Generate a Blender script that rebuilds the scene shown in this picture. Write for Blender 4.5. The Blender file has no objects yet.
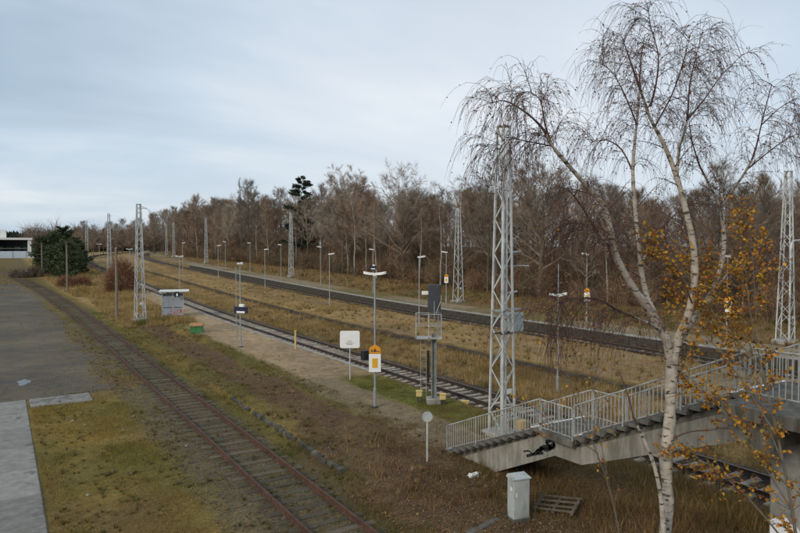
import bpy, math, random
import numpy as np
from mathutils import Vector, Matrix
R = math.radians
PI = math.pi
rnd = random.Random(7)
scene = bpy.context.scene
col = scene.collection

# ------------------------------------------------------------------ camera
cam_d = bpy.data.cameras.new('camera')
cam = bpy.data.objects.new('camera', cam_d)
col.objects.link(cam)
cam.location = (0, 0, 7.8)
cam.rotation_euler = (R(90 - 1.83), 0, R(-32))
cam_d.lens = 28.8
cam_d.sensor_width = 36
cam_d.clip_end = 6000
scene.camera = cam

# ------------------------------------------------------------------ sky and sun (overcast)
SUN_EL, SUN_AZ = 30.0, 250.0      # degrees; azimuth clockwise from +Y
world = bpy.data.worlds.new('World')
scene.world = world
world.use_nodes = True
nt = world.node_tree
nt.nodes.clear()
def N(tree, t, **kw):
    n = tree.nodes.new(t)
    for k, v in kw.items():
        setattr(n, k, v)
    return n
def ramp(tree, fac, stops):
    n = N(tree, 'ShaderNodeValToRGB')
    e = n.color_ramp.elements
    while len(e) < len(stops):
        e.new(0.5)
    for i, (p, c) in enumerate(stops):
        e[i].position = p
        e[i].color = (c[0], c[1], c[2], 1) if not isinstance(c, (int, float)) else (c, c, c, 1)
    tree.links.new(fac, n.inputs[0])
    return n.outputs[0]
def mixc(tree, fac, a, b, mode='MIX'):
    n = N(tree, 'ShaderNodeMix', data_type='RGBA', blend_type=mode)
    for sock, v in ((n.inputs[0], fac), (n.inputs[6], a), (n.inputs[7], b)):
        if isinstance(v, (int, float)):
            sock.default_value = v
        elif isinstance(v, (tuple, list)):
            sock.default_value = (v[0], v[1], v[2], 1)
        else:
            tree.links.new(v, sock)
    return n.outputs[2]
def mth(tree, op, a, b=0.0, clamp=False):
    n = N(tree, 'ShaderNodeMath', operation=op, use_clamp=clamp)
    for i, v in enumerate((a, b)):
        if isinstance(v, (int, float)):
            n.inputs[i].default_value = v
        else:
            tree.links.new(v, n.inputs[i])
    return n.outputs[0]
sky = N(nt, 'ShaderNodeTexSky', sky_type='NISHITA')
sky.sun_disc = False
sky.sun_elevation = R(SUN_EL)
sky.sun_rotation = R(SUN_AZ)
sky.dust_density = 2.0
tc = N(nt, 'ShaderNodeTexCoord')
sep = N(nt, 'ShaderNodeSeparateXYZ')
nt.links.new(tc.outputs['Generated'], sep.inputs[0])
den = mth(nt, 'ADD', mth(nt, 'MAXIMUM', sep.outputs[2], 0.0), 0.22)
px = mth(nt, 'DIVIDE', sep.outputs[0], den)
py = mth(nt, 'DIVIDE', sep.outputs[1], den)
cmb = N(nt, 'ShaderNodeCombineXYZ')
nt.links.new(px, cmb.inputs[0]); nt.links.new(py, cmb.inputs[1])
mp = N(nt, 'ShaderNodeMapping')
mp.inputs['Rotation'].default_value = (0, 0, R(25))
mp.inputs['Scale'].default_value = (0.55, 1.1, 1)
mp.inputs['Location'].default_value = (1.1, 4.2, 0)
nt.links.new(cmb.outputs[0], mp.inputs[0])
nz = N(nt, 'ShaderNodeTexNoise')
nz.inputs['Scale'].default_value = 0.9
nz.inputs['Detail'].default_value = 5
nz.inputs['Roughness'].default_value = 0.54
nz.inputs['Distortion'].default_value = 0.35
nt.links.new(mp.outputs[0], nz.inputs['Vector'])
# even layer of thin cloud: blue-grey where thick, pale where thin
cloud = ramp(nt, nz.outputs[0], [(0.32, (3.3, 4.4, 5.5)), (0.50, (4.6, 5.75, 6.9)), (0.68, (6.9, 7.5, 8.0))])
# the cloud thins towards the brighter, warmer part of the sky
vd = N(nt, 'ShaderNodeVectorMath', operation='DOT_PRODUCT')
vd.inputs[1].default_value = (.66, .73, .17)
nt.links.new(tc.outputs['Generated'], vd.inputs[0])
thin_f = mth(nt, 'MULTIPLY', mth(nt, 'POWER', mth(nt, 'MAXIMUM', vd.outputs['Value'], 0.0), 7.0), .55)
cloud = mixc(nt, thin_f, cloud, (8.2, 8.25, 8.5))
allsky = mixc(nt, 0.86, sky.outputs[0], cloud)
bg = N(nt, 'ShaderNodeBackground')
bg.inputs[1].default_value = 0.1
nt.links.new(allsky, bg.inputs[0])
wo = N(nt, 'ShaderNodeOutputWorld')
nt.links.new(bg.outputs[0], wo.inputs[0])

sun_d = bpy.data.lights.new('sun', 'SUN')
sun_d.energy = 1.5
sun_d.angle = R(18)
sun_d.color = (1.0, 0.87, 0.70)
sun = bpy.data.objects.new('sun', sun_d)
col.objects.link(sun)
sdir = Vector((math.sin(R(SUN_AZ)) * math.cos(R(SUN_EL)), math.cos(R(SUN_AZ)) * math.cos(R(SUN_EL)), math.sin(R(SUN_EL))))
sun.rotation_euler = sdir.to_track_quat('Z', 'Y').to_euler()
sun.location = sdir * 60

vs = scene.view_settings
vs.view_transform = 'Standard'
vs.look = 'None'
vs.exposure = 0.24
vs.gamma = 1.0
scene.cycles.max_bounces = 6
scene.cycles.transparent_max_bounces = 6

# ------------------------------------------------------------------ helpers
def tag(o, label=None, cat=None, group=None, kind=None):
    if label: o['label'] = label
    if cat: o['category'] = cat
    if group: o['group'] = group
    if kind: o['kind'] = kind
    return o
def empty(name, loc=(0, 0, 0), rz=0.0):
    o = bpy.data.objects.new(name, None)
    o.empty_display_size = 0.2
    col.objects.link(o)
    o.location = loc
    o.rotation_euler = (0, 0, rz)
    return o
def link_mesh(name, me, parent=None, loc=None):
    o = bpy.data.objects.new(name, me)
    col.objects.link(o)
    if parent: o.parent = parent
    if loc is not None: o.location = loc
    return o
class MB:
    def __init__(s):
        s.v = []; s.f = []; s.m = []; s.mi = 0
    def add(s, vs, fs):
        k = len(s.v)
        s.v += [tuple(v) for v in vs]
        s.f += [tuple(i + k for i in f) for f in fs]
        s.m += [s.mi] * len(fs)
        return s
    def box(s, c, d, rz=0.0, mat=None, taper=1.0):
        hx, hy, hz = d[0] / 2, d[1] / 2, d[2] / 2
        M = mat if mat else Matrix.Rotation(rz, 3, 'Z')
        vs = []
        for z in (-1, 1):
            t = taper if z > 0 else 1.0
            for x, y in ((-1, -1), (1, -1), (1, 1), (-1, 1)):
                vs.append(Vector(c) + M @ Vector((x * hx * t, y * hy * t, z * hz)))
        return s.add(vs, [(3, 2, 1, 0), (4, 5, 6, 7), (0, 1, 5, 4), (1, 2, 6, 5), (2, 3, 7, 6), (3, 0, 4, 7)])
    def chbox(s, c, d, b=0.02, rz=0.0):
        # box with chamfered top and vertical edges
        hx, hy, hz = d[0] / 2, d[1] / 2, d[2] / 2
        M = Matrix.Rotation(rz, 3, 'Z')
        rings = []
        for z, i in ((-hz, 0), (hz - b, 0), (hz, b)):
            x, y = hx - i, hy - i
            cb = b
            ring = [(-x + cb, -y), (x - cb, -y), (x, -y + cb), (x, y - cb), (x - cb, y), (-x + cb, y), (-x, y - cb), (-x, -y + cb)]
            rings.append([Vector(c) + M @ Vector((p[0], p[1], z)) for p in ring])
        vs = [p for r_ in rings for p in r_]
        fs = [tuple(range(7, -1, -1)), tuple(range(16, 24))]
        for k in range(2):
            for j in range(8):
                a = k * 8 + j; b2 = k * 8 + (j + 1) % 8
                fs.append((a, b2, b2 + 8, a + 8))
        return s.add(vs, fs)
    def beam(s, p0, p1, w, h, up=(0, 0, 1)):
        p0 = Vector(p0); p1 = Vector(p1)
        d = (p1 - p0); L = d.length; d = d / L
        u = Vector(up)
        sx = d.cross(u)
        if sx.length < 1e-4: sx = d.cross(Vector((0, 1, 0)))
        sx.normalize(); uz = sx.cross(d)
        M = Matrix((sx, d, uz)).transposed()
        return s.box((p0 + p1) / 2, (w, L, h), mat=M)
    def tube(s, pts, rad, n=6, cap=True):
        pts = [Vector(p) for p in pts]
        if isinstance(rad, (int, float)): rad = [rad] * len(pts)
        vs = []; fs = []
        ref = None
        for i, p in enumerate(pts):
            a = pts[max(i - 1, 0)]; b = pts[min(i + 1, len(pts) - 1)]
            t = (b - a)
            if t.length < 1e-6: t = Vector((0, 0, 1))
            t.normalize()
            if ref is None:
                ref = t.orthogonal().normalized()
            else:
                ref = (ref - t * ref.dot(t))
                if ref.length < 1e-4: ref = t.orthogonal()
                ref.normalize()
            o = t.cross(ref)
            for k in range(n):
                an = 2 * PI * k / n
                vs.append(p + (ref * math.cos(an) + o * math.sin(an)) * rad[i])
        for i in range(len(pts) - 1):
            for k in range(n):
                a = i * n + k; b = i * n + (k + 1) % n
                fs.append((a, b, b + n, a + n))
        if cap and n > 2:
            fs.append(tuple(range(n - 1, -1, -1)))
            q = (len(pts) - 1) * n
            fs.append(tuple(range(q, q + n)))
        return s.add(vs, fs)
    def cyl(s, c, r, h, n=12, r2=None):
        return s.tube([c, (c[0], c[1], c[2] + h)], [r, r if r2 is None else r2], n)
    def mesh(s, name, mat, smooth=False):
        me = bpy.data.meshes.new(name)
        me.from_pydata(s.v, [], s.f)
        mats = mat if isinstance(mat, (list, tuple)) else [mat]
        for m in mats: me.materials.append(m)
        if len(mats) > 1: me.polygons.foreach_set('material_index', s.m)
        if smooth: me.polygons.foreach_set('use_smooth', [True] * len(s.f))
        me.update()
        return me
    def build(s, name, mat, parent=None, smooth=False, loc=None):
        return link_mesh(name, s.mesh(name, mat, smooth), parent, loc)
def np_mesh(name, V, F, mat, colr=None, smooth=False):
    """V (n,3), F (m,k) arrays -> mesh; colr (n,3) optional point colours"""
    V = np.asarray(V, dtype=np.float32); F = np.asarray(F, dtype=np.int32)
    me = bpy.data.meshes.new(name)
    me.vertices.add(len(V)); me.vertices.foreach_set('co', V.ravel())
    k = F.shape[1]
    me.loops.add(F.size); me.loops.foreach_set('vertex_index', F.ravel())
    me.polygons.add(len(F))
    me.polygons.foreach_set('loop_start', np.arange(0, F.size, k, dtype=np.int32))
    if smooth: me.polygons.foreach_set('use_smooth', np.ones(len(F), dtype=bool))
    if mat: me.materials.append(mat)
    if colr is not None:
        at = me.attributes.new('tint', 'FLOAT_COLOR', 'POINT')
        c4 = np.ones((len(V), 4), dtype=np.float32); c4[:, :3] = colr
        at.data.foreach_set('color', c4.ravel())
    me.update(calc_edges=True)
    me.validate()
    return me

# ------------------------------------------------------------------ value noise (numpy)
def vnoise(x, y, seed=0):
    xi = np.floor(x).astype(np.int64); yi = np.floor(y).astype(np.int64)
    fx = x - xi; fy = y - yi
    fx = fx * fx * (3 - 2 * fx); fy = fy * fy * (3 - 2 * fy)
    def h(a, b):
        n = (a * 374761393 + b * 668265263 + seed * 974711) & 0x7fffffff
        n = ((n ^ (n >> 13)) * 1274126177) & 0x7fffffff
        n = n ^ (n >> 16)
        return (n & 0xffff) / 65535.0
    a = h(xi, yi); b = h(xi + 1, yi); c = h(xi, yi + 1); d = h(xi + 1, yi + 1)
    return (a + (b - a) * fx) * (1 - fy) + (c + (d - c) * fx) * fy
def fbm(x, y, seed=0, o=4):
    s = 0; a = 0.5; t = 0
    for i in range(o):
        s = s + a * vnoise(x, y, seed + i * 17); t += a
        x = x * 2.03 + 5.1; y = y * 2.03 + 1.7; a *= 0.5
    return s / t * 2 - 1
def sst(v, a, b):
    t = np.clip((v - a) / (b - a), 0, 1)
    return t * t * (3 - 2 * t)
def band(v, a, b, w=0.25):
    return sst(v, a - w, a + w) * (1 - sst(v, b - w, b + w))
def lerp(c, c2, m):
    return c + (np.asarray(c2) - c) * m[..., None]

# ------------------------------------------------------------------ terrain: gentle rise away from the bridge
def rise(Y):
    t = np.maximum(np.asarray(Y, dtype=float) - 60, 0)
    return 4 * (1 - np.exp(-(t / 131) ** 1.5))
def bend_near(Y):       # the rusty siding swings to the left
    return 7.65 - 0.00056 * max(Y - 50, 0) ** 2
def bend_main(Y):       # the main lines swing to the right
    return 0.0008 * max(Y - 165, 0) ** 2
def bend_main_np(Y):
    return 0.0008 * np.maximum(Y - 165, 0) ** 2
def zf(X, Y):
    X = np.asarray(X, dtype=float); Y = np.asarray(Y, dtype=float)
    M = X - bend_main_np(Y)
    z = rise(Y)
    z = z + 0.22 * sst(X, 9.75, 9.95) * (1 - sst(M, 18.95, 19.1)) * (1 - 0.75 * sst(Y, 33, 40) * (1 - sst(X, 13, 15))) * (1 - 0.8 * (1 - sst(Y, 17, 21)))
    z = z + 0.42 * sst(M, 28.55, 28.95) * (1 - sst(M, 37.2, 38.0))
    z = z + 0.76 * sst(M, 41.95, 42.05)
    z = z - 0.22 * band(M, 24.5, 27.5, 1.2)
    soft = 1 - band(X, 6.2, 9.2, .3) - band(M, 18.8, 22.3, .3) - band(M, 37.8, 46.5, .3) - (1 - sst(X, 1.0, 1.3)) * (1 - sst(Y, 37, 60)) - band(M, 14.8, 18.8, .4) * sst(Y, 33, 36) * .8
    yard = (1 - sst(X, 5.4, 6.0)) * sst(Y, 34, 35)
    soft = np.clip(soft - yard, 0, 1)
    z = z + soft * (0.10 * fbm(X * .35, Y * .35, 3) + 0.05 * fbm(X * 1.3, Y * 1.3, 9))
    z = z + 0.10 * soft * band(X, 10.2, 14.2, .5) * (1 - sst(Y, 60, 75)) * fbm(X * 2.2, Y * .7, 21)
    return z
def zz(x, y):
    return float(zf(np.array([x]), np.array([y]))[0])
# ------------------------------------------------------------------ materials
MATS = {}
def bsdf_mat(name):
    m = bpy.data.materials.new(name)
    m.use_nodes = True
    t = m.node_tree
    b = t.nodes['Principled BSDF']
    return m, t, b
def simple(name, c, rough=0.7, metal=0.0, var=0.25, scale=6.0, bump=0.15, bscale=40.0, dirt=None, dscale=1.5, rvar=0.0, stretch=(1, 1, 1), objrand=0.0, spec=0.3):
    """one colour with noise variation, optional dirt colour in patches and fine relief"""
    m, t, b = bsdf_mat(name)
    tc = N(t, 'ShaderNodeTexCoord')
    mp = N(t, 'ShaderNodeMapping'); mp.inputs['Scale'].default_value = stretch
    t.links.new(tc.outputs['Object'], mp.inputs[0])
    if objrand:
        oi = N(t, 'ShaderNodeObjectInfo')
        va = N(t, 'ShaderNodeVectorMath', operation='SCALE'); va.inputs[0].default_value = (37, 53, 71)
        t.links.new(oi.outputs['Random'], va.inputs['Scale'])
        ad = N(t, 'ShaderNodeVectorMath', operation='ADD')
        t.links.new(mp.outputs[0], ad.inputs[0]); t.links.new(va.outputs[0], ad.inputs[1])
        vec = ad.outputs[0]
    else:
        vec = mp.outputs[0]
    n1 = N(t, 'ShaderNodeTexNoise'); n1.inputs['Scale'].default_value = scale; n1.inputs['Detail'].default_value = 6
    n1.inputs['Roughness'].default_value = 0.65
    t.links.new(vec, n1.inputs['Vector'])
    lo = tuple(x * (1 - var) for x in c); hi = tuple(min(1, x * (1 + var)) for x in c)
    cc = ramp(t, n1.outputs[0], [(0.3, lo), (0.7, hi)])
    if dirt:
        n2 = N(t, 'ShaderNodeTexNoise'); n2.inputs['Scale'].default_value = dscale; n2.inputs['Detail'].default_value = 8
        n2.inputs['Roughness'].default_value = 0.7
        t.links.new(vec, n2.inputs['Vector'])
        f = ramp(t, n2.outputs[0], [(0.47, 0.0), (0.62, 0.85)])
        cc = mixc(t, f, cc, dirt)
    if objrand:
        k = N(t, 'ShaderNodeMapRange'); k.inputs[3].default_value = 1 - objrand; k.inputs[4].default_value = 1 + objrand
        t.links.new(oi.outputs['Random'], k.inputs[0])
        cc = mixc(t, 1.0, cc, k.outputs[0], 'MULTIPLY')
    t.links.new(cc, b.inputs['Base Color'])
    b.inputs['Roughness'].default_value = rough
    b.inputs['Metallic'].default_value = metal
    b.inputs['Specular IOR Level'].default_value = spec
    if rvar:
        rr = N(t, 'ShaderNodeMapRange'); rr.inputs[3].default_value = rough - rvar; rr.inputs[4].default_value = rough + rvar
        t.links.new(n1.outputs[0], rr.inputs[0]); t.links.new(rr.outputs[0], b.inputs['Roughness'])
    if bump:
        n3 = N(t, 'ShaderNodeTexNoise'); n3.inputs['Scale'].default_value = bscale; n3.inputs['Detail'].default_value = 4
        t.links.new(vec, n3.inputs['Vector'])
        bp = N(t, 'ShaderNodeBump'); bp.inputs['Strength'].default_value = bump; bp.inputs['Distance'].default_value = 0.02
        t.links.new(n3.outputs[0], bp.inputs['Height'])
        t.links.new(bp.outputs[0], b.inputs['Normal'])
    MATS[name] = m
    return m
def tint_mat(name, rough=0.9, transl=0.0, fine=0.0):
    """colour from the per-blade / per-stone tint attribute"""
    m, t, b = bsdf_mat(name)
    a = N(t, 'ShaderNodeAttribute', attribute_name='tint')
    t.links.new(a.outputs['Color'], b.inputs['Base Color'])
    b.inputs['Roughness'].default_value = rough
    b.inputs['Specular IOR Level'].default_value = 0.15
    if transl:
        tr = N(t, 'ShaderNodeBsdfTranslucent')
        t.links.new(a.outputs['Color'], tr.inputs[0])
        mx = N(t, 'ShaderNodeMixShader'); mx.inputs[0].default_value = transl
        out = t.nodes['Material Output']
        t.links.new(b.outputs[0], mx.inputs[1]); t.links.new(tr.outputs[0], mx.inputs[2])
        t.links.new(mx.outputs[0], out.inputs[0])
    MATS[name] = m
    return m
M_rail = simple('rusty_rail', (.095, .047, .030), .75, .0, .4, 7, .2, 60, dirt=(.05, .032, .025), dscale=2)
M_railtop = simple('rail_head', (.16, .12, .10), .45, .5, .3, 5, .1)
M_railtopw = simple('worn_rail_head', (.36, .36, .36), .28, .8, .2, 5, .05)
M_raildark = simple('dark_rail', (.045, .033, .027), .7, .1, .35, 6, .2)
M_wood = simple('sleeper_wood', (.105, .084, .064), .9, 0, .45, 5, .5, 30, dirt=(.07, .072, .03), dscale=2.2, stretch=(1, 6, 1), objrand=.35)
M_conc_sl = simple('sleeper_concrete', (.33, .29, .235), .9, 0, .3, 5, .3, 40, dirt=(.17, .13, .09), dscale=2.0, objrand=.2)
M_conc = simple('concrete', (.31, .30, .275), .9, 0, .22, 2.5, .3, 30, dirt=(.16, .15, .125), dscale=1.0)
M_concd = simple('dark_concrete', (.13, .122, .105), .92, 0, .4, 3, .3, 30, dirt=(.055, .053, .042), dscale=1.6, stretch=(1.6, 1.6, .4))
M_galv = simple('galvanised_steel', (.56, .57, .56), .5, .3, .18, 3, .08, 60, dirt=(.30, .30, .29), dscale=1.2)
M_rl = simple('weathered_railing', (.42, .42, .40), .55, .25, .3, 2.5, .1, 60, dirt=(.22, .19, .15), dscale=2.2)
M_conc_l = simple('pale_concrete', (.27, .255, .22), .9, 0, .3, 3.0, .3, 30, dirt=(.14, .13, .10), dscale=1.3, stretch=(1.6, 1.6, .4))
M_mast = simple('mast_steel', (.56, .57, .55), .55, .2, .2, 2.0, .1, 50, dirt=(.30, .30, .28), dscale=.8)
M_pole = simple('lamp_pole_grey', (.34, .36, .36), .5, .4, .15, 2, .05)
M_white = simple('white_plastic', (.78, .78, .75), .45, 0, .06, 3, .03, dirt=(.6, .58, .53), dscale=2)
M_signw = simple('sign_white', (.80, .80, .80), .4, 0, .05, 3, .0)
M_orange = simple('sign_orange', (.75, .30, .02), .45, 0, .1, 3, .0)
M_yellow = simple('sign_yellow', (.70, .40, .03), .45, 0, .1, 3, .0)
M_blue = simple('sign_blue', (.022, .024, .065), .4, 0, .1, 3, .0)
M_black = simple('black_plastic', (.02, .02, .022), .5, 0, .2, 3, .0)
M_dark = simple('dark_grey_metal', (.06, .065, .075), .55, .2, .2, 3, .05)
M_boxgrey = simple('cabinet_grey', (.40, .43, .42), .7, 0, .15, 3, .08, dirt=(.26, .27, .24), dscale=2.0, stretch=(1.5, 1.5, .5))
M_sig = simple('signal_grey', (.23, .25, .235), .6, .1, .2, 3, .08, dirt=(.15, .15, .13), dscale=2)
M_green = simple('bin_green', (.05, .19, .07), .6, 0, .25, 3, .1)
M_lid = simple('lid_ochre', (.36, .19, .07), .7, 0, .3, 3, .1)
M_pale_y = simple('pale_yellow', (.56, .42, .16), .6, 0, .25, 8, .1)
M_pwood = simple('pole_wood', (.20, .17, .14), .9, 0, .3, 3, .4, 20, stretch=(4, 4, .5))
M_stone = simple('kerb_stone', (.085, .078, .062), .95, 0, .35, 3, .4, 20, dirt=(.06, .06, .04), dscale=2, objrand=.3)
M_slab = simple('concrete_slab', (.215, .205, .185), .9, 0, .25, 3.0, .3, 25, objrand=.16)
M_shelter = simple('shelter_grey', (.36, .38, .40), .5, .2, .2, 2, .05)
M_bldw = simple('building_white', (.72, .72, .70), .8, 0, .06, .3, .05)
M_bldg = simple('building_grey', (.30, .30, .29), .8, 0, .15, .3, .05)
M_fence = simple('fence_pale_blue', (.55, .62, .68), .6, 0, .1, .4, .0)
M_red = simple('red_paint', (.45, .08, .07), .6, 0, .2, 2, .0)
M_bark = simple('bark_brown', (.11, .092, .072), .95, 0, .4, 2, .5, 12, stretch=(3, 3, .6), objrand=.3)
M_barkl = simple('bark_pale', (.30, .275, .235), .9, 0, .35, 2, .3, 12, stretch=(2, 2, 1), objrand=.25)
M_twig = simple('twig_brown', (.225, .175, .13), .95, 0, .3, .4, 0, objrand=.3)
M_twigr = simple('twig_russet', (.235, .165, .118), .95, 0, .3, .4, 0, objrand=.25)
M_twiggrey = simple('twig_grey', (.25, .21, .165), .95, 0, .3, .4, 0, objrand=.2)
M_needle = simple('needles', (.035, .05, .028), .9, 0, .5, .5, 0, objrand=.2)
M_needle2 = simple('pine_needles', (.055, .07, .032), .9, 0, .6, .5, 0, objrand=.25)
M_bushtwig = simple('bush_twigs', (.24, .125, .07), .95, 0, .35, .6, 0)
M_btwig = simple('birch_twig', (.085, .05, .042), .85, 0, .3, 2, 0)
M_blade = tint_mat('grass_blades', .95, .25)
M_leaf = tint_mat('leaf_tint', .6, .35)
M_peb = tint_mat('stones_tint', .95)
def glass_mat():
    m, t, b = bsdf_mat('window_glass')
    b.inputs['Base Color'].default_value = (.05, .06, .07, 1)
    b.inputs['Roughness'].default_value = .12
    return m
M_glass = glass_mat()
def birch_bark():
    m, t, b = bsdf_mat('birch_bark')
    tc = N(t, 'ShaderNodeTexCoord')
    mp = N(t, 'ShaderNodeMapping'); mp.inputs['Scale'].default_value = (5.5, 5.5, 17.0)
    t.links.new(tc.outputs['Object'], mp.inputs[0])
    n1 = N(t, 'ShaderNodeTexNoise'); n1.inputs['Scale'].default_value = 1.0; n1.inputs['Detail'].default_value = 5
    t.links.new(mp.outputs[0], n1.inputs['Vector'])
    n2 = N(t, 'ShaderNodeTexNoise'); n2.inputs['Scale'].default_value = 3.2; n2.inputs['Detail'].default_value = 7; n2.inputs['Roughness'].default_value = .7
    mp2 = N(t, 'ShaderNodeMapping'); mp2.inputs['Scale'].default_value = (1.0, 1.0, 1.6)
    t.links.new(tc.outputs['Object'], mp2.inputs[0]); t.links.new(mp2.outputs[0], n2.inputs['Vector'])
    base = ramp(t, n2.outputs[0], [(.32, (.22, .18, .14)), (.5, (.42, .37, .31)), (.7, (.56, .51, .44))])
    f = ramp(t, n1.outputs[0], [(.57, 0.0), (.62, .95)])
    c1 = mixc(t, f, base, (.055, .045, .038))
    f2 = ramp(t, n2.outputs[0], [(.60, 0.0), (.66, .9)])
    c2 = mixc(t, f2, c1, (.07, .058, .048))
    t.links.new(c2, b.inputs['Base Color'])
    b.inputs['Roughness'].default_value = .85
    bp = N(t, 'ShaderNodeBump'); bp.inputs['Strength'].default_value = .5; bp.inputs['Distance'].default_value = .02
    t.links.new(n2.outputs[0], bp.inputs['Height']); t.links.new(bp.outputs[0], b.inputs['Normal'])
    return m
M_birch = birch_bark()
def asphalt_mat():
    m, t, b = bsdf_mat('old_asphalt')
    tc = N(t, 'ShaderNodeTexCoord')
    n1 = N(t, 'ShaderNodeTexNoise'); n1.inputs['Scale'].default_value = .13; n1.inputs['Detail'].default_value = 7; n1.inputs['Roughness'].default_value = .62
    n2 = N(t, 'ShaderNodeTexNoise'); n2.inputs['Scale'].default_value = 14; n2.inputs['Detail'].default_value = 6; n2.inputs['Roughness'].default_value = .7
    for n in (n1, n2): t.links.new(tc.outputs['Object'], n.inputs['Vector'])
    c = ramp(t, n1.outputs[0], [(.36, (.062, .056, .05)), (.5, (.105, .092, .075)), (.64, (.16, .135, .10))])
    f = ramp(t, n2.outputs[0], [(.3, .7), (.7, 1.3)])
    c = mixc(t, 1.0, c, f, 'MULTIPLY')
    n4 = N(t, 'ShaderNodeTexNoise'); n4.inputs['Scale'].default_value = .55; n4.inputs['Detail'].default_value = 9; n4.inputs['Roughness'].default_value = .75
    t.links.new(tc.outputs['Object'], n4.inputs['Vector'])
    c = mixc(t, ramp(t, n4.outputs[0], [(.44, 0.0), (.62, .85)]), c, (.135, .105, .065))
    vo = N(t, 'ShaderNodeTexVoronoi', feature='DISTANCE_TO_EDGE'); vo.inputs['Scale'].default_value = .32
    wv = N(t, 'ShaderNodeVectorMath', operation='MULTIPLY_ADD'); wv.inputs[1].default_value = (1.2, 1.2, 0)
    t.links.new(n4.outputs['Color'], wv.inputs[0]); t.links.new(tc.outputs['Object'], wv.inputs[2]); t.links.new(wv.outputs[0], vo.inputs['Vector'])
    c = mixc(t, ramp(t, vo.outputs['Distance'], [(.006, .4), (.02, 0.0)]), c, (.04, .04, .028))
    t.links.new(c, b.inputs['Base Color'])
    r = ramp(t, n1.outputs[0], [(.34, .62), (.48, .95)])
    t.links.new(r, b.inputs['Roughness'])
    b.inputs['Specular IOR Level'].default_value = .15
    bp = N(t, 'ShaderNodeBump'); bp.inputs['Strength'].default_value = .4; bp.inputs['Distance'].default_value = .01
    t.links.new(n2.outputs[0], bp.inputs['Height']); t.links.new(bp.outputs[0], b.inputs['Normal'])
    return m
M_asph = asphalt_mat()
def slab_stained():
    m = M_slab
    t = m.node_tree; b = t.nodes['Principled BSDF']
    old = b.inputs['Base Color'].links[0].from_socket
    g = N(t, 'ShaderNodeNewGeometry')
    s = N(t, 'ShaderNodeSeparateXYZ'); t.links.new(g.outputs['Position'], s.inputs[0])
    n = N(t, 'ShaderNodeTexNoise'); n.inputs['Scale'].default_value = 1.3; n.inputs['Detail'].default_value = 6; n.inputs['Roughness'].default_value = .6
    t.links.new(g.outputs['Position'], n.inputs['Vector'])
    e = N(t, 'ShaderNodeMapRange'); e.inputs[1].default_value = -.6; e.inputs[2].default_value = 1.05; e.inputs[3].default_value = -.12; e.inputs[4].default_value = .16
    t.links.new(s.outputs[0], e.inputs[0])
    yy = N(t, 'ShaderNodeMapRange'); yy.inputs[1].default_value = 24; yy.inputs[2].default_value = 19; yy.inputs[3].default_value = 0; yy.inputs[4].default_value = .07
    t.links.new(s.outputs[1], yy.inputs[0])
    k = mth(t, 'ADD', mth(t, 'ADD', n.outputs[0], e.outputs[0]), yy.outputs[0])
    f = ramp(t, k, [(.68, 0.0), (.74, .7)])
    t.links.new(mixc(t, f, old, (.09, .088, .08)), b.inputs['Base Color'])
slab_stained()
def ground_mat():
    m, t, b = bsdf_mat('ground')
    a = N(t, 'ShaderNodeAttribute', attribute_name='tint')
    g = N(t, 'ShaderNodeNewGeometry')
    def nz(sc, de=6, ro=.65):
        n = N(t, 'ShaderNodeTexNoise'); n.inputs['Scale'].default_value = sc; n.inputs['Detail'].default_value = de; n.inputs['Roughness'].default_value = ro
        t.links.new(g.outputs['Position'], n.inputs['Vector']); return n.outputs[0]
    f1 = nz(1.6); f2 = nz(9.0, 5, .7); f3 = nz(45.0, 3, .6)
    c = mixc(t, 1.0, a.outputs['Color'], ramp(t, f1, [(.3, .72), (.7, 1.28)]), 'MULTIPLY')
    c = mixc(t, 1.0, c, ramp(t, f2, [(.28, .6), (.72, 1.4)]), 'MULTIPLY')
    c = mixc(t, 1.0, c, ramp(t, f3, [(.3, .75), (.7, 1.25)]), 'MULTIPLY')
    # small warm specks: dead leaves and bare soil
    v = N(t, 'ShaderNodeTexVoronoi'); v.inputs['Scale'].default_value = 7.0
    t.links.new(g.outputs['Position'], v.inputs['Vector'])
    sp = ramp(t, v.outputs['Distance'], [(.10, .55), (.22, 0.0)])
    c = mixc(t, sp, c, mixc(t, 1.0, c, (1.45, 1.1, .85), 'MULTIPLY'))
    t.links.new(c, b.inputs['Base Color'])
    b.inputs['Roughness'].default_value = .95
    b.inputs['Specular IOR Level'].default_value = .12
    hsum = mth(t, 'ADD', mth(t, 'MULTIPLY', f2, 1.0), mth(t, 'MULTIPLY', f3, .4))
    bp = N(t, 'ShaderNodeBump'); bp.inputs['Strength'].default_value = .7; bp.inputs['Distance'].default_value = .06
    t.links.new(hsum, bp.inputs['Height']); t.links.new(bp.outputs[0], b.inputs['Normal'])
    return m
M_ground = ground_mat()

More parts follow.
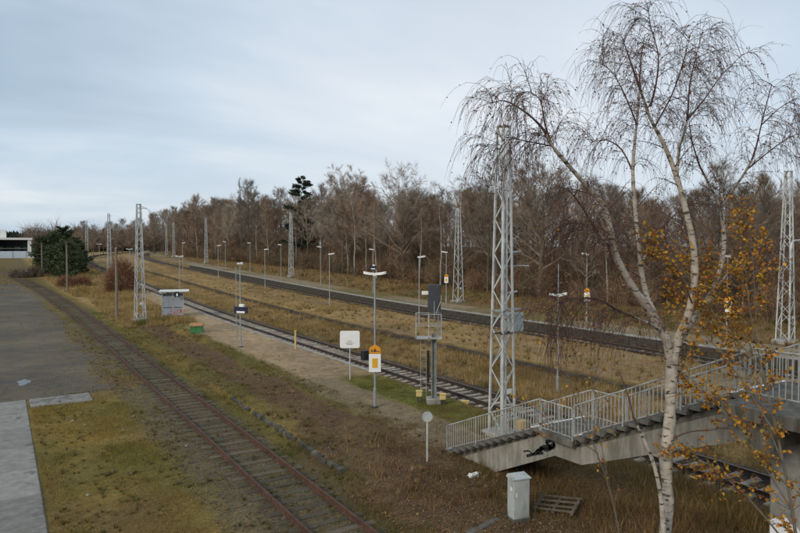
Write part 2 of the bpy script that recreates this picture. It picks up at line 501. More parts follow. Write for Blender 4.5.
# ------------------------------------------------------------------ ground sheet
GREEN = (.095, .095, .030); OLIVE = (.13, .108, .042); YELLOW = (.21, .155, .05); TAN = (.30, .215, .11)
DIRT = (.10, .068, .046); GRAVEL = (.115, .10, .08); SAND = (.34, .265, .19); BALL = (.06, .05, .041)
LITTER = (.105, .073, .047); BROWN = (.115, .085, .05)
def S_g(X, Y): return X - bend_near_np(Y)
def ground_col(X, Y):
    M = X - bend_main_np(Y)
    n1 = fbm(X * .22, Y * .22, 5); n2 = fbm(X * .9, Y * .9, 6); n3 = fbm(X * .5, Y * .12, 8)
    w = n2 * .5 + n1 * .5
    c = np.zeros(X.shape + (3,)) + OLIVE
    c = lerp(c, YELLOW, np.clip(.5 + 1.1 * n1 + .6 * n2, 0, 1))
    c = lerp(c, GREEN, np.clip(.15 + 1.2 * fbm(X * .35, Y * .2, 12), 0, .85))
    c = lerp(c, BROWN, np.clip(1.3 * fbm(X * .3, Y * .3, 15) - .1, 0, .8))
    left = 1 - sst(X, 9.0, 9.6)
    c = lerp(c, lerp(np.zeros_like(c) + (.135, .105, .055), (.10, .085, .04), np.clip(.5 + n1, 0, 1)), (1 - sst(X, 5.0, 8.5)) * sst(Y, 85, 110) * .9)
    # tall dry grass up the line between the siding and the main line
    dry = sst(X - bend_near_np(Y), 1.6, 3.2) * sst(X, 5.5, 8.5) * (1 - sst(M, 14.5, 16.5)) * sst(Y, 62, 80)
    c = lerp(c, TAN, dry * np.clip(.75 + .5 * n1, 0, 1))
    c = lerp(c, lerp(np.zeros_like(c) + (.12, .10, .072), (.16, .13, .075), np.clip(.5 + n2, 0, 1)), band(S_g(X, Y), -7, -1.6, .5) * band(Y, 36, 120, 2) * np.clip(.7 + n1, 0, 1))
    # siding: cinders and old ballast
    S = X - bend_near_np(Y)
    c = lerp(c, GRAVEL, band(S + .9 * w, -2.2, -1.0, .5) * .75 * (1 - .7 * sst(Y, 60, 90)))
    c = lerp(c, np.array((.095, .08, .058)), band(S, -1.25, 1.3, .25) * .8)
    c = lerp(c, GREEN, band(S, .9, 2.1, .3) * np.clip(.45 + .9 * n2, 0, .8))
    # churned earth between siding and platform
    near = 1 - sst(Y, 64, 76)
    wid = 1.3 + 2.6 * (1 - sst(Y, 20, 27))
    dm = (1 - sst(np.abs(X - 12.2 + .5 * n1) / wid, .7, 1.15)) * near
    c = lerp(c, DIRT, dm * np.clip(.9 + .6 * n2, .3, 1))
    c = lerp(c, GREEN, band(X + .4 * n1, 13.5, 14.7, .35) * band(Y, 26, 52, 4) * .75)
    c = lerp(c, GREEN, band(X + .4 * n1, 10.1, 11.2, .3) * band(Y, 30, 62, 4) * .55)
    # platform surface and path to the stairs
    pl = band(M + .35 * w, 14.6, 18.95, .25) * sst(Y, 31, 35)
    pl = np.maximum(pl, band(M, 16.2, 18.95, .3) * sst(Y, 60, 64))
    pl = pl * (1 - band(M + .6 * n1, 14, 16, .5) * sst(Y, 58, 64))
    c = lerp(c, lerp(np.zeros_like(c) + SAND, (.235, .19, .145), np.clip(.5 + n1, 0, 1)), pl * (1 - .35 * (n2 > .35)))
    c = lerp(c, (.19, .16, .125), band(X + .5 * w, 13.9, 16.3, .4) * band(Y, 19, 34, 2) * .85)
    c = lerp(c, (.105, .115, .03), band(X + .3 * w, 16.4, 18.7, .25) * band(Y, 21, 32.5, 1.5) * .95)
    c = lerp(c, LITTER, band(X, 9.6, 19, .8) * (1 - sst(Y, 17, 21)) * .8)
    # main line ballast
    c = lerp(c, BALL, band(M + .15 * n2, 18.95, 22.5, .15))
    # weeds between the main line and the old island platform
    m4 = band(M, 22.5, 28.6, .3)
    c = lerp(c, lerp(np.zeros_like(c) + BROWN, TAN, np.clip(.4 + 1.0 * n1 + .6 * n2, 0, 1)), m4 * .9)
    c = lerp(c, OLIVE, m4 * np.clip(n3 * 1.4, 0, .8))
    c = lerp(c, (.05, .04, .03), band(M + .15 * n2, 28.2, 28.9, .15) * .9)
    m5 = band(M, 28.9, 37.8, .3)
    c = lerp(c, lerp(np.zeros_like(c) + TAN, (.20, .15, .105), np.clip(.45 + 1.2 * n3, 0, 1)), m5)
    c = lerp(c, OLIVE, m5 * np.clip(n1 * 1.2 - .2, 0, .7))
    c = lerp(c, (.095, .073, .056), band(M + .5 * n2, 37.8, 42.02, .3))
    # far platform, then rough grass, then the wood's floor
    c = lerp(c, lerp(np.zeros_like(c) + (.22, .185, .14), OLIVE, np.clip(.35 + n1 * 1.5, 0, .9)), band(M, 42.02, 46.6, .3))
    m7 = sst(M, 46.6, 47.4)
    c = lerp(c, lerp(np.zeros_like(c) + (.16, .115, .07), GREEN, np.clip(.05 + 1.3 * fbm(X * .12, Y * .12, 31), 0, .8)), m7)
    c = lerp(c, LITTER, sst(M, 57, 62))
    return c * np.array((1.13, 1.03, .84))
def bend_near_np(Y):
    return 7.65 - 0.00056 * np.maximum(Y - 50, 0) ** 2
def spaced(*segs):
    out = []
    for a, b, st in segs:
        out += list(np.arange(a, b, st))
    return out
xs = spaced((-6, 9.6, .4), (9.6, 10.2, .1), (10.2, 18.8, .3), (18.8, 19.3, .1), (19.3, 28.4, .4), (28.4, 29.1, .12), (29.1, 41.9, .6), (41.9, 42.15, .05), (42.15, 62, .8), (62, 130, 4)) + [130 * 1.35 ** i for i in range(12)]
xs = [-6 - 6 * 1.5 ** i for i in range(15, -1, -1)] + xs
ys = spaced((-30, 4, 3.4), (4, 62, .33), (62, 110, .8), (110, 230, 2), (230, 420, 8)) + [420 * 1.3 ** i for i in range(9)]
ys = [-30 - 10 * 1.8 ** i for i in range(8, -1, -1)] + ys
GX, GY = np.meshgrid(np.array(xs), np.array(ys))
# follow the main-line curve with the grid so that steps stay sharp
GXs = GX + np.where((GX > 0) & (GX < 140), bend_main_np(GY) * np.clip((GX - 8) / 10, 0, 1) * (1 - np.clip((GX - 62) / 78, 0, 1)), 0)
GZ = zf(GXs, GY)
nx, ny = len(xs), len(ys)
V = np.stack([GXs, GY, GZ], -1).reshape(-1, 3)
ii = (np.arange(ny - 1)[:, None] * nx + np.arange(nx - 1)[None, :]).ravel()
F = np.stack([ii, ii + 1, ii + nx + 1, ii + nx], -1)
gcol = np.clip(ground_col(GXs, GY), .01, .6).reshape(-1, 3)
ground = link_mesh('ground', np_mesh('ground', V, F, M_ground, gcol, smooth=True))
tag(ground, 'uneven grassy and gravelly railway ground rising gently into the distance', 'ground', kind='structure')

# old asphalt yard at the left
yb = np.arange(37.3, 128, .35)
mb = MB()
rows = []
for y in yb:
    xr = 4.6 + 1.2 * float(fbm(np.array([3.3]), np.array([y * .22]), 40)[0]) + .8 * float(fbm(np.array([1.3]), np.array([y * .9]), 41)[0])
    xr += .7 - .9 * max(0, 1 - abs(y - 52) / 14) - max(0, y - 85) * .035 + 1.3 * float(fbm(np.array([7.3]), np.array([y * .5]), 43)[0])
    xr = min(xr, bend_near(y) - 1.9)
    if y < 38: xr = 1.2 + (y - 37.3) * 3
    rows.append([-60, -20, -5, 0, xr * .5, xr])
for i, y in enumerate(yb):
    for x in rows[i]:
        mb.v.append((x, y, float(rise(y)) + .012))
for i in range(len(yb) - 1):
    for j in range(5):
        a = i * 6 + j
        mb.f.append((a, a + 1, a + 7, a + 6)); mb.m.append(0)
tag(mb.build('asphalt_yard', M_asph), 'worn grey asphalt yard beside the siding', 'yard', kind='structure')
def water_mat():
    m, t, b = bsdf_mat('puddle_water')
    b.inputs['Base Color'].default_value = (.03, .032, .035, 1)
    b.inputs['Roughness'].default_value = .22
    return m
mb = MB()
pts = [(1.0 + (.95 + .25 * math.sin(3 * a + 1)) * math.cos(a) * .34, 42.2 + (1.0 + .25 * math.sin(2 * a)) * math.sin(a) * .9, .02) for a in [2 * PI * k / 48 for k in range(48)]]
mb.add(pts, [tuple(range(48))])
tag(mb.build('puddle', water_mat()), 'small puddle mirroring the sky on the asphalt', 'puddle', kind='structure')

# concrete slab path
path = tag(empty('concrete_path', (0, 0, 0)), 'path of large pale concrete slabs along the left edge', 'path', kind='structure')
sl = MB(); sl.chbox((0, 0, 0), (2.96, 2.86, .2), .03); slab_me = sl.mesh('slab', M_slab)
k = 0
for j in range(9):
    for i in range(2):
        o = link_mesh('slab', slab_me, path, (-.5 - 3 * i, 35.85 - 2.9 * j, -.055 + rnd.uniform(-.012, .012)))
        o.rotation_euler = (rnd.uniform(-.004, .004), rnd.uniform(-.004, .004), 0)
o = MB().chbox((0, 0, 0), (2.75, 1.9, .16), .03).build('loose_slab', M_slab, None, loc=(2.5, 36.35, -.03))
tag(o, 'single concrete slab lying in the grass beyond the slab path', 'slab')
# ------------------------------------------------------------------ railway tracks
def rail_profile_mesh(pts, mat_side, mat_top):
    """flat-bottom rail swept along pts (foot, web, head)"""
    prof = [(-.07, 0), (-.07, .02), (-.012, .035), (-.012, .12), (-.036, .13), (-.036, .165), (.036, .165), (.036, .13), (.012, .12), (.012, .035), (.07, .02), (.07, 0)]
    mb = MB(); n = len(prof)
    for i, p in enumerate(pts):
        a = Vector(pts[max(i - 1, 0)]); b = Vector(pts[min(i + 1, len(pts) - 1)])
        t = (b - a); t.z = 0; t.normalize(); s = Vector((t.y, -t.x, 0))
        for (u, v) in prof:
            q = Vector(p) + s * u; mb.v.append((q.x, q.y, q.z + v))
    for i in range(len(pts) - 1):
        for k in range(n):
            a = i * n + k; b = i * n + (k + 1) % n
            mb.f.append((a, a + n, b + n, b)); mb.m.append(1 if k == 5 else 0)
    return mb
def track(label, cx, y0, y1, gauge, zb, sides, tops, sl_me, sl_step, sl_max_y, sl_z):
    t = tag(empty('railway_track', (cx(y0), y0, 0)), label, 'railway track', kind='structure')
    o0 = Vector((cx(y0), y0, 0))
    ysamp = list(np.arange(y0, min(y1, 140), 2.0)) + list(np.arange(140, y1 + 1, 5.0)) if y1 > 140 else list(np.arange(y0, y1 + 1, 2.0))
    for s in (-1, 1):
        pts = []
        for y in ysamp:
            wob = .012 * math.sin(y * .31 + s)
            pts.append(Vector((cx(y) + s * gauge / 2 + wob, y, float(rise(y)) + zb)) - o0)
        rail_profile_mesh(pts, sides, tops).build('rail', [sides, tops], t)
    y = y0 + .3
    while y < sl_max_y:
        a = math.atan2(cx(y + .5) - cx(y - .5), 1.0)
        o = link_mesh('sleeper', sl_me, t, Vector((cx(y) + rnd.uniform(-.04, .04), y, float(rise(y)) + sl_z + rnd.uniform(-.012, .01))) - o0)
        o.rotation_euler = (rnd.uniform(-.01, .01), rnd.uniform(-.012, .012), -a + rnd.uniform(-.018, .018))
        y += sl_step + rnd.uniform(-.02, .02)
    return t
wsl = MB().chbox((0, 0, -.06), (2.5, .25, .14), .02).mesh('sleeper', M_wood)
csl = MB().chbox((0, 0, -.07), (2.45, .26, .18), .03)
for s in (-.75, .75):
    csl.box((s, 0, .03), (.34, .17, .03))
csl = csl.mesh('sleeper', M_conc_sl)
track('rusty weed-grown siding nearest to the bridge', bend_near, 6, 143, 1.5, .02, M_rail, M_rail, wsl, .66, 141, .025)
main_x = lambda y: 20.6 + bend_main(y)
track('main line on pale concrete sleepers beside the sandy platform', main_x, 2, 330, 1.5, .085, M_raildark, M_railtop, csl, .66, 150, .05)
far_x = lambda y: 39.85 + bend_main(y)
track('far line along the wall of the far platform', far_x, 8, 330, 1.5, .035, M_raildark, M_railtopw, csl, .66, 60, -.02)

M_wallk = simple('sooty_wall', (.07, .062, .05), .95, 0, .4, 2, .3, 25, dirt=(.02, .02, .016), dscale=1.5)
# sandy platform's edge stones and the far platform's wall
def edge_run(name, label, x, y0, y1, L, dims, z, mat, piece, catg, cx=bend_main, jig=.01):
    t = tag(empty(name, (x + cx(y0), y0, 0)), label, catg, kind='structure')
    me = MB().chbox((0, 0, 0), dims, .02).mesh(piece, mat)
    y = y0
    while y < y1:
        o = link_mesh(piece, me, t, (cx(y) - cx(y0) + rnd.uniform(-jig, jig), y - y0 + L / 2, float(rise(y)) + z + rnd.uniform(-jig, jig)))
        o.rotation_euler = (math.atan2(float(rise(y + 1) - rise(y)), 1), 0, -math.atan2(cx(y + .5) - cx(y - .5), 1) + rnd.uniform(-jig, jig) * .5)
        y += L
    return t
edge_run('platform_edge', 'low kerb of pale stones edging the sandy platform', 18.98, 33, 120, 1.0, (.28, .97, .3), .10, M_conc, 'kerb_stone', 'kerb', jig=.02)
edge_run('far_platform_wall', 'dark retaining wall of the far platform', 41.98, 8, 170, 2.5, (.3, 2.47, .9), .27, M_wallk, 'wall_block', 'wall', jig=.006)
edge_run('far_platform_edge', 'pale coping slabs along the far platform edge', 42.13, 8, 170, 2.5, (.5, 2.47, .1), .76, M_conc, 'coping_slab', 'coping', jig=.006)
edge_run('island_platform_edge', 'crumbling dark kerb of the overgrown island platform', 28.75, 14, 150, 1.5, (.2, 1.45, .42), .05, M_wallk, 'kerb_block', 'kerb', jig=.04)
# old stone kerb beside the siding
t = tag(empty('stone_kerb', (9.85, 19.5, 0)), 'broken row of dark kerb stones beside the siding', 'kerb', kind='structure')
for j in range(30):
    if j in (9, 22): continue
    L = .42
    me = MB().chbox((0, 0, 0), (.24 + rnd.uniform(-.06, .06), L - .02, .30), .03)
    me.v = [(x + rnd.uniform(-.02, .02), y + rnd.uniform(-.02, .02), z + rnd.uniform(-.03, .03)) for x, y, z in me.v]
    o = me.build('kerb_stone', M_stone, t, loc=(rnd.uniform(-.04, .04), j * L, .055 + rnd.uniform(-.05, .03)))
    o.rotation_euler = (rnd.uniform(-.06, .06), rnd.uniform(-.12, .12), rnd.uniform(-.1, .1))

# ------------------------------------------------------------------ footbridge with stairs
XL, XR = 14.1, 16.5
fb = tag(empty('footbridge', (XL, 19.3, 0)), 'concrete footbridge stairs with galvanised railings going up to the right', 'footbridge')
fo = Vector((XL, 19.3, 0))
def fl(p): return Vector(p) - fo
YB0, YT0, Z1 = 19.3, 14.4, 2.1
YB1, YT1, Z2 = 13.0, 8.0, 4.45
steps = []
def flight(yb, yt, z0, z1, n):
    dy = (yb - yt) / n; dz = (z1 - z0) / n
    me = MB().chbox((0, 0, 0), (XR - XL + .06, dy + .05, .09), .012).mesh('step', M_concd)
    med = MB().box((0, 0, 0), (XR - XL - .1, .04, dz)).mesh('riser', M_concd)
    for i in range(n):
        y = yb - (i + .5) * dy; z = z0 + (i + 1) * dz
        last = i == n - 1
        o = link_mesh('step', me, fb, fl(((XL + XR) / 2, y, z - .045)))
        link_mesh('riser', med, fb, fl(((XL + XR) / 2, y + dy / 2 - .02, z - .09 - dz / 2 + .0015)))
        if i in (0, n - 1):
            MB().box((0, 0, 0), (XR - XL + .02, .075, .012)).build('white_nosing', M_signw, o, loc=(0, dy / 2 - .02, .049))
flight(YB0, YT0, .0, Z1, 13)
flight(YB1, YT1, Z1, Z2, 14)
MB().chbox(fl(((XL + XR) / 2, (YT0 + YB1) / 2, Z1 - .09)), (XR - XL + .06, YT0 - YB1 - .06, .18), .015).build('landing', M_concd, fb)
# bridge deck: stairs' head and the span over the tracks
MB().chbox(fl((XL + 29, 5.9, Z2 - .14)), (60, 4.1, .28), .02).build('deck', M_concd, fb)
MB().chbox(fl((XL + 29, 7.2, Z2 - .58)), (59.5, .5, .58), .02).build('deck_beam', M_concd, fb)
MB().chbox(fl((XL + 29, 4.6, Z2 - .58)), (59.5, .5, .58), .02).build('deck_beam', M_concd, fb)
# inclined concrete beams, set in from the edges
def stringer(x):
    w = .32
    prof = [(18.2, 0.02), (17.0, -.05), (13.95, 1.38), (12.9, 1.42), (10.2, 2.32), (7.9, 3.42), (7.9, 4.12), (12.9, 1.92), (14.4, 1.92), (18.6, .12)]
    # split in convex pieces: lower flight, landing, upper flight
    mb = MB()
    def prism(q):
        n = len(q)
        vs = [fl((x - w / 2, a, b)) for a, b in q] + [fl((x + w / 2, a, b)) for a, b in q]
        mb.add(vs, [tuple(range(n)), tuple(range(2 * n - 1, n - 1, -1))] + [(i, i + n, (i + 1) % n + n, (i + 1) % n) for i in range(n)])
    prism([(18.9, -.1), (17.0, -.1), (13.95, 1.38), (14.42, 1.93)])
    prism([(14.40, 1.90), (13.95, 1.38), (12.9, 1.40), (12.95, 1.90)])
    prism([(12.95, 1.90), (12.9, 1.40), (7.92, 3.45), (7.92, 4.20)])
    return mb.build('stair_beam', M_conc_l, fb)
sb = stringer(XL + .38)
stringer(XR - .38)
# dark infill slabs added under the steps to stand for shadow in the gap
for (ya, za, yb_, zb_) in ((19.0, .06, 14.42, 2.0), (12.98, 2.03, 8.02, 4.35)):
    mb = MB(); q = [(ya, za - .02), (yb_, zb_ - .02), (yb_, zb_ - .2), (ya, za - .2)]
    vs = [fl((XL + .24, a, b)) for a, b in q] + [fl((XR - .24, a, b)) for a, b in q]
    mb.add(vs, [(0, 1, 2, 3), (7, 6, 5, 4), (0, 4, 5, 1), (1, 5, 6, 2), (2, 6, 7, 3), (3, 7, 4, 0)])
    mb.build('shade_infill', M_concd, fb)
# black spray tag and scribbles on the beam's outer face
mb = MB()
gx = XL + .38 - .16 - .004
def stroke(pts, w):
    for (a, b) in zip(pts[:-1], pts[1:]):
        mb.beam(fl((gx, a[0], a[1])), fl((gx, b[0], b[1])), w, .003, up=(1, 0, 0))
stroke([(15.35, 1.13), (15.1, 1.22), (14.9, 1.16), (14.7, 1.36), (14.5, 1.38)], .05)
stroke([(15.2, 1.02), (14.8, 1.2), (14.45, 1.33)], .09)
stroke([(14.75, 1.26), (14.45, 1.52), (14.15, 1.60), (13.95, 1.74)], .13)
stroke([(14.6, 1.45), (14.3, 1.45), (14.1, 1.58), (14.35, 1.70), (14.05, 1.84)], .10)
stroke([(14.2, 1.52), (13.98, 1.62), (14.02, 1.83)], .08)
mb.build('graffiti', M_black, fb)
# piers
pier = MB().chbox(fl((XL + 1.45, 7.05, 1.85)), (1.9, 1.25, 3.95), .04).build('pier', M_conc, fb)
for px_ in (30.5, 52):
    MB().chbox(fl((px_, 6.2, 1.85)), (1.2, 1.6, 3.95), .04).build('pier', M_concd, fb)
mb = MB()   # white painted-over patch low on the pier with black marks
pf = XL + .5 - .004
ring = [(7.64, -.05), (7.64, 1.62), (7.58, 1.70), (7.5, 1.74), (7.42, 1.70), (7.36, 1.80), (7.28, 1.82), (7.2, 1.70), (7.1, 1.72), (7.0, 1.62), (6.9, 1.66), (6.7, 1.6), (6.5, 1.62), (6.5, -.05)]
ring = [(y_, z_) for y_, z_ in ring]
mb.add([fl((pf, y_, z_)) for y_, z_ in ring] + [fl((pf - .003, y_, z_)) for y_, z_ in ring], [tuple(range(14, 28))] + [(i, (i + 1) % 14, (i + 1) % 14 + 14, i + 14) for i in range(14)])
pw = mb.build('white_paint', M_signw, pier)
mb = MB()
for a, b in (((7.5, 1.25), (7.38, 1.12)), ((7.44, 1.12), (7.3, 1.3)), ((7.22, 1.3), (7.2, 1.05)), ((7.3, 1.1), (7.1, 1.2))):
    mb.beam(fl((pf - .006, a[0], a[1])), fl((pf - .006, b[0], b[1])), .03, .003, up=(1, 0, 0))
mb.build('scribble', M_black, pier)
# railings: each a part, its balusters sub-parts
bal_me = MB().tube([(0, 0, 0), (0, 0, 1)], .014, 5).mesh('baluster', M_rl)
post_me = MB().box((0, 0, .5), (.045, .045, 1)).mesh('post', M_rl)
def railing(p0, p1, h=.95, low=.09, sp=.13, posts=True):
    p0 = Vector(p0); p1 = Vector(p1)
    mb = MB()
    up = Vector((0, 0, 1))
    mb.tube([fl(p0 + up * h), fl(p1 + up * h)], .024, 8)
    r_ = mb.build('railing', M_rl, fb)
    MB().tube([fl(p0 + up * low), fl(p1 + up * low)], .016, 6).build('bottom_rail', M_rl, r_)
    L = (Vector((p1.x, p1.y, 0)) - Vector((p0.x, p0.y, 0))).length
    n = max(2, int(L / sp))
    for i in range(n + 1):
        q = p0.lerp(p1, i / n)
        if i in (0, n) or (posts and i % 13 == 0):
            o = link_mesh('post', post_me, r_, fl(q + up * -.03)); o.scale = (1, 1, h + .02)
        else:
            o = link_mesh('baluster', bal_me, r_, fl(q + up * low)); o.scale = (1, 1, h - low)
for x in (XL + .02, XR - .02):
    railing((x, YB0 - .05, .12), (x, YT0, Z1 + .02))
    railing((x, YT0 - .06, Z1), (x, YB1 + .06, Z1))
    railing((x, YB1, Z1 + .1), (x, YT1, Z2 + .02))
railing((XL + .02, 7.9, Z2), (XL + .02, 4.0, Z2), 1.08)
railing((XR + .05, 7.86, Z2), (XR + 14, 7.86, Z2), 1.08)

# ------------------------------------------------------------------ lattice masts
def lattice_mast(loc, Hm, label, w0=.74, w1=.34, nseg=15, split=False, rz=.12, group='lattice masts of the dismantled overhead line', brackets=False):
    t = tag(empty('lattice_mast', loc, rz), label, 'mast', group)
    MB().chbox((0, 0, .12), (w0 + .5, w0 + .5, .5), .05).build('footing', M_conc, t)
    def cnr(k, z):
        w = (w0 + (w1 - w0) * z / Hm) / 2
        sx, sy = ((-1, -1), (1, -1), (1, 1), (-1, 1))[k]
        return Vector((sx * w, sy * w, z))
    for k in range(4):
        mb = MB()
        mb.beam(cnr(k, .2), cnr(k, Hm), .075, .075, up=(1, 0, 0))
        mb.build('leg', M_mast, t)
    # diagonal bracing, seg heights shrink with the taper
    zs = [.3]
    for i in range(nseg):
        zs.append(zs[-1] + 1.15 - .45 * i / nseg)
    k_ = (Hm - .35) / (zs[-1] - .3)
    zs = [.3 + (z - .3) * k_ for z in zs]
    joined = MB()
    unit = None
    for f in range(4):
        for i in range(nseg):
            a, b = (f, (f + 1) % 4) if (i + f) % 2 == 0 else ((f + 1) % 4, f)
            p, q = cnr(a, zs[i]), cnr(b, zs[i + 1])
            if split:
                d = q - p
                if unit is None:
                    unit = MB().box((0, 0, .5), (.045, .012, 1)).mesh('brace', M_mast)
                o = link_mesh('brace', unit, t, p)
                nrm = (Vector((0, -1, 0)), Vector((1, 0, 0)), Vector((0, 1, 0)), Vector((-1, 0, 0)))[f]
                zz_ = d.normalized(); xx_ = nrm.cross(zz_).normalized(); yy_ = zz_.cross(xx_)
                o.rotation_euler = Matrix((xx_, yy_, zz_)).transposed().to_euler()
                o.scale = (1, 1, d.length)
            else:
                joined.beam(p, q, .045, .03)
    if not split:
        joined.build('bracing', M_mast, t)
    mb = MB()
    mb.box((0, 0, Hm), (w1 + .1, w1 + .1, .05)); mb.build('cap_plate', M_mast, t)
    # stubs of the dismantled cantilevers
    for z, l in ((Hm * .47, .5), (Hm * .60, .75), (Hm * .965, .6)):
        w = (w0 + (w1 - w0) * z / Hm) / 2
        MB().beam((w * .6, -w * .3, z), (w + l, -w * .3, z + .05), .06, .06).build('bracket_stub', M_mast, t)
    w = (w0 + (w1 - w0) * .16) / 2 + .05
    MB().box((0, -w, Hm * .16), (.3, .012, .2)).build('number_plate', M_white, t)
    return t
mast = lattice_mast((17.2, 19.7, -.05), 12.65, 'tall pale lattice mast rising behind the lower stairs', split=True, nseg=17)
# fittings on the near mast
mb = MB(); mb.beam((-.5, -.1, 5.25), (1.3, -.1, 5.25), .05, .05); mb.beam((-.5, .15, 5.25), (1.3, .15, 5.25), .05, .05); mb.build('crossarm', M_galv, mast)
mb = MB(); mb.beam((-.2, -.1, 7.05), (1.25, -.3, 7.05), .035, .035); mb.build('arm', M_galv, mast)
mb = MB(); mb.beam((-.45, 0, 4.35), (.5, 0, 4.35), .06, .06); mb.beam((-.45, -.3, 4.35), (.45, -.3, 4.35), .05, .05); mb.build('bracket', M_dark, mast)
MB().chbox((.78, .1, 4.72), (.75, .5, .75), .03).build('switch_box', M_boxgrey, mast)
MB().tube([(0, -.2, 0), (0, -.2, 12)], .045, 8).build('conduit', M_galv, mast)
b_ = MB().chbox((.75, -.35, .55), (.45, .3, .35), .03).build('yellow_box', M_yellow, mast)
MB().tube([(.75, -.35, 0), (.75, -.35, .4)], .03, 6).build('box_stem', M_galv, mast)
m140 = lattice_mast((12.0, 69.2, zz(12, 69.2) - .05), 12.0, 'lattice mast left of the small platform shelter', w0=.9)
lattice_mast((18.6, 140, zz(18.6, 140) - .05), 12.6, 'lattice mast rising behind the round brown bush')
lattice_mast((21.4, 206, zz(21.4, 206) - .05), 12.4, 'far lattice mast beside the dark pines, leftmost of all')
lattice_mast((48.2, 63.5, zz(48.2, 63.5) - .05), 11.7, 'squat lattice mast on the far platform left of the tall near mast', w0=.95)
lattice_mast((48, 116.8, zz(48, 116.8) - .05), 12.6, 'lattice mast against the pale birch trunks beyond the far platform')
m206 = lattice_mast((48.2, 178, zz(48.2, 178) - .05), 12.6, 'slim lattice mast at the end of the far platform')
lattice_mast((48 + bend_main(232), 232, zz(56, 232) - .05), 12.4, 'far mast in the bend of the line, right one of a pair')
lattice_mast((48 + bend_main(262), 262, zz(60, 262) - .05), 12.4, 'far mast in the bend of the line, left one of a pair')
m787 = lattice_mast((48.2, 24.4, zz(48.2, 24.4) - .05), 12.5, 'lattice mast at the right edge behind the autumn leaves', w0=.95)
MB().tube([(-1.0, -.6, 0), (-1.0, -.6, 6.9), (-.9, -.6, 7.3), (-.5, -.6, 7.5), (1.0, -.6, 7.55)], .07, 8).build('bent_pipe', M_galv, m787)
# the one wire still hanging
a, b = Vector((12.0, 69.2, 12.0)), Vector((48.2, 178, 15.8))
pts = [a.lerp(b, i / 20) - Vector((0, 0, 2.2 * math.sin(PI * i / 20))) for i in range(21)]
mb = MB().tube([p - a for p in pts], .018, 4)
tag(mb.build('overhead_wire', M_dark, None, loc=a), 'single slack wire strung from the mast by the shelter', 'wire')

# ------------------------------------------------------------------ lamp posts
def wing_lamp(loc, label, h=6.35, rz=0.0, extra=None):
    t = tag(empty('lamp_post', loc, rz), label, 'lamp post', 'platform lamp posts with two white wings')
    MB().tube([(0, 0, -.1), (0, 0, .9), (0, 0, .92), (0, 0, h)], [.075, .075, .05, .042], 10).build('pole', M_pole, t, smooth=False)
    MB().cyl((0, 0, 0), .16, .06, 12).build('base_plate', M_dark, t)
    for s in (-1, 1):
        mb = MB()
        pr = [(.04, 0, .10), (.25, .015, .14), (.44, .05, .15), (.53, .07, .09)]   # along, rise, half width
        vs = []; fs = []
        for (x, r_, w) in pr:
            for dy, dz in ((-w, .02), (w, .02), (w * .8, .13), (-w * .8, .13)):
                vs.append((s * x, dy, h - .05 + r_ + dz))
        for i in range(3):
            for k in range(4):
                a = i * 4 + k; b = i * 4 + (k + 1) % 4
                fs.append((a, b, b + 4, a + 4))
        fs += [(3, 2, 1, 0), (12, 13, 14, 15)]
        mb.add(vs, fs).build('luminaire', M_white, t)
    MB().chbox((0, 0, h), (.16, .2, .14), .02).build('hub', M_white, t)
    return t
def head_lamp(loc, label, h=6.3, rz=0.0, grp='slim lamp posts with one small head'):
    t = tag(empty('lamp_post', loc, rz), label, 'lamp post', grp)
    MB().tube([(0, 0, -.1), (0, 0, .8), (0, 0, .82), (0, 0, h)], [.08, .08, .055, .04], 8).build('pole', M_pole, t)
    mb = MB(); mb.box((.22, 0, h + .06), (.72, .26, .13), mat=Matrix.Rotation(R(-8), 3, 'Y')); mb.build('luminaire', M_white, t)
    mb = MB(); mb.box((.25, 0, h - .02), (.5, .2, .03), mat=Matrix.Rotation(R(-8), 3, 'Y')); mb.build('diffuser', M_signw, t)
    return t
VIEW = R(-32)
l375 = wing_lamp((14.84, 25.97, zz(14.84, 25.97)), 'lamp post with spread white wings above the orange notice signs', 6.25, VIEW)
l241 = wing_lamp((15.2, 46.9, zz(15.2, 46.9)), 'lamp post with a dark blue station sign behind the green grit bin', 6.2, R(60))
l180 = wing_lamp((17.3, 75, zz(17.3, 75)), 'lamp post rising behind the small platform shelter', 6.2, R(30))
wing_lamp((17.6, 110, zz(17.6, 110)), 'lamp post on the sandy platform beyond the shelter, above the brown bush', 6.2, R(20))
wing_lamp((18.0, 150, zz(18, 150)), 'farthest winged lamp post of the sandy platform', 6.2, R(20))
l557 = wing_lamp((25.5, 24.7, zz(25.5, 24.7)), 'lamp post in the weeds right of the tall near mast', 5.3, R(-10))
MB().tube([(0, 0, 5.3), (0, 0, 7.0)], .03, 6).build('pole_extension', M_pole, l557)
isl = [(50.5, 'slim lamp post behind the signal on the island platform'), (70, 'slim lamp post left of the winged lamp on the island platform'), (96.6, 'slim lamp post in front of the tall mast by the birch trunks'), (122, 'slim lamp post on the overgrown island, second farthest'), (150, 'farthest slim lamp post on the overgrown island')]
for y, lb in isl:
    x = 33.7 + (1.6 if y > 90 else 0)
    head_lamp((x, y, zz(x, y)), lb, 6.3, R(-20))
farp = [(27.5, 'slim lamp post on the far platform behind the autumn leaves'), (41, 'slim lamp post on the far platform right of the tall near mast'), (63, 'slim lamp post on the far platform by the squat mast'), (81, 'slim lamp post on the far platform behind the white wings'), (99, 'slim lamp post at the far platform, left of the bare oak'), (117, 'slim lamp post near the mast by the birch trunks'), (135, 'slim lamp post near the left end of the far platform'), (153, 'last slim lamp post of the far platform')]
flamps = []
for y, lb in farp:
    flamps.append(head_lamp((46, y, zz(46, y)), lb, 6.25, R(160)))
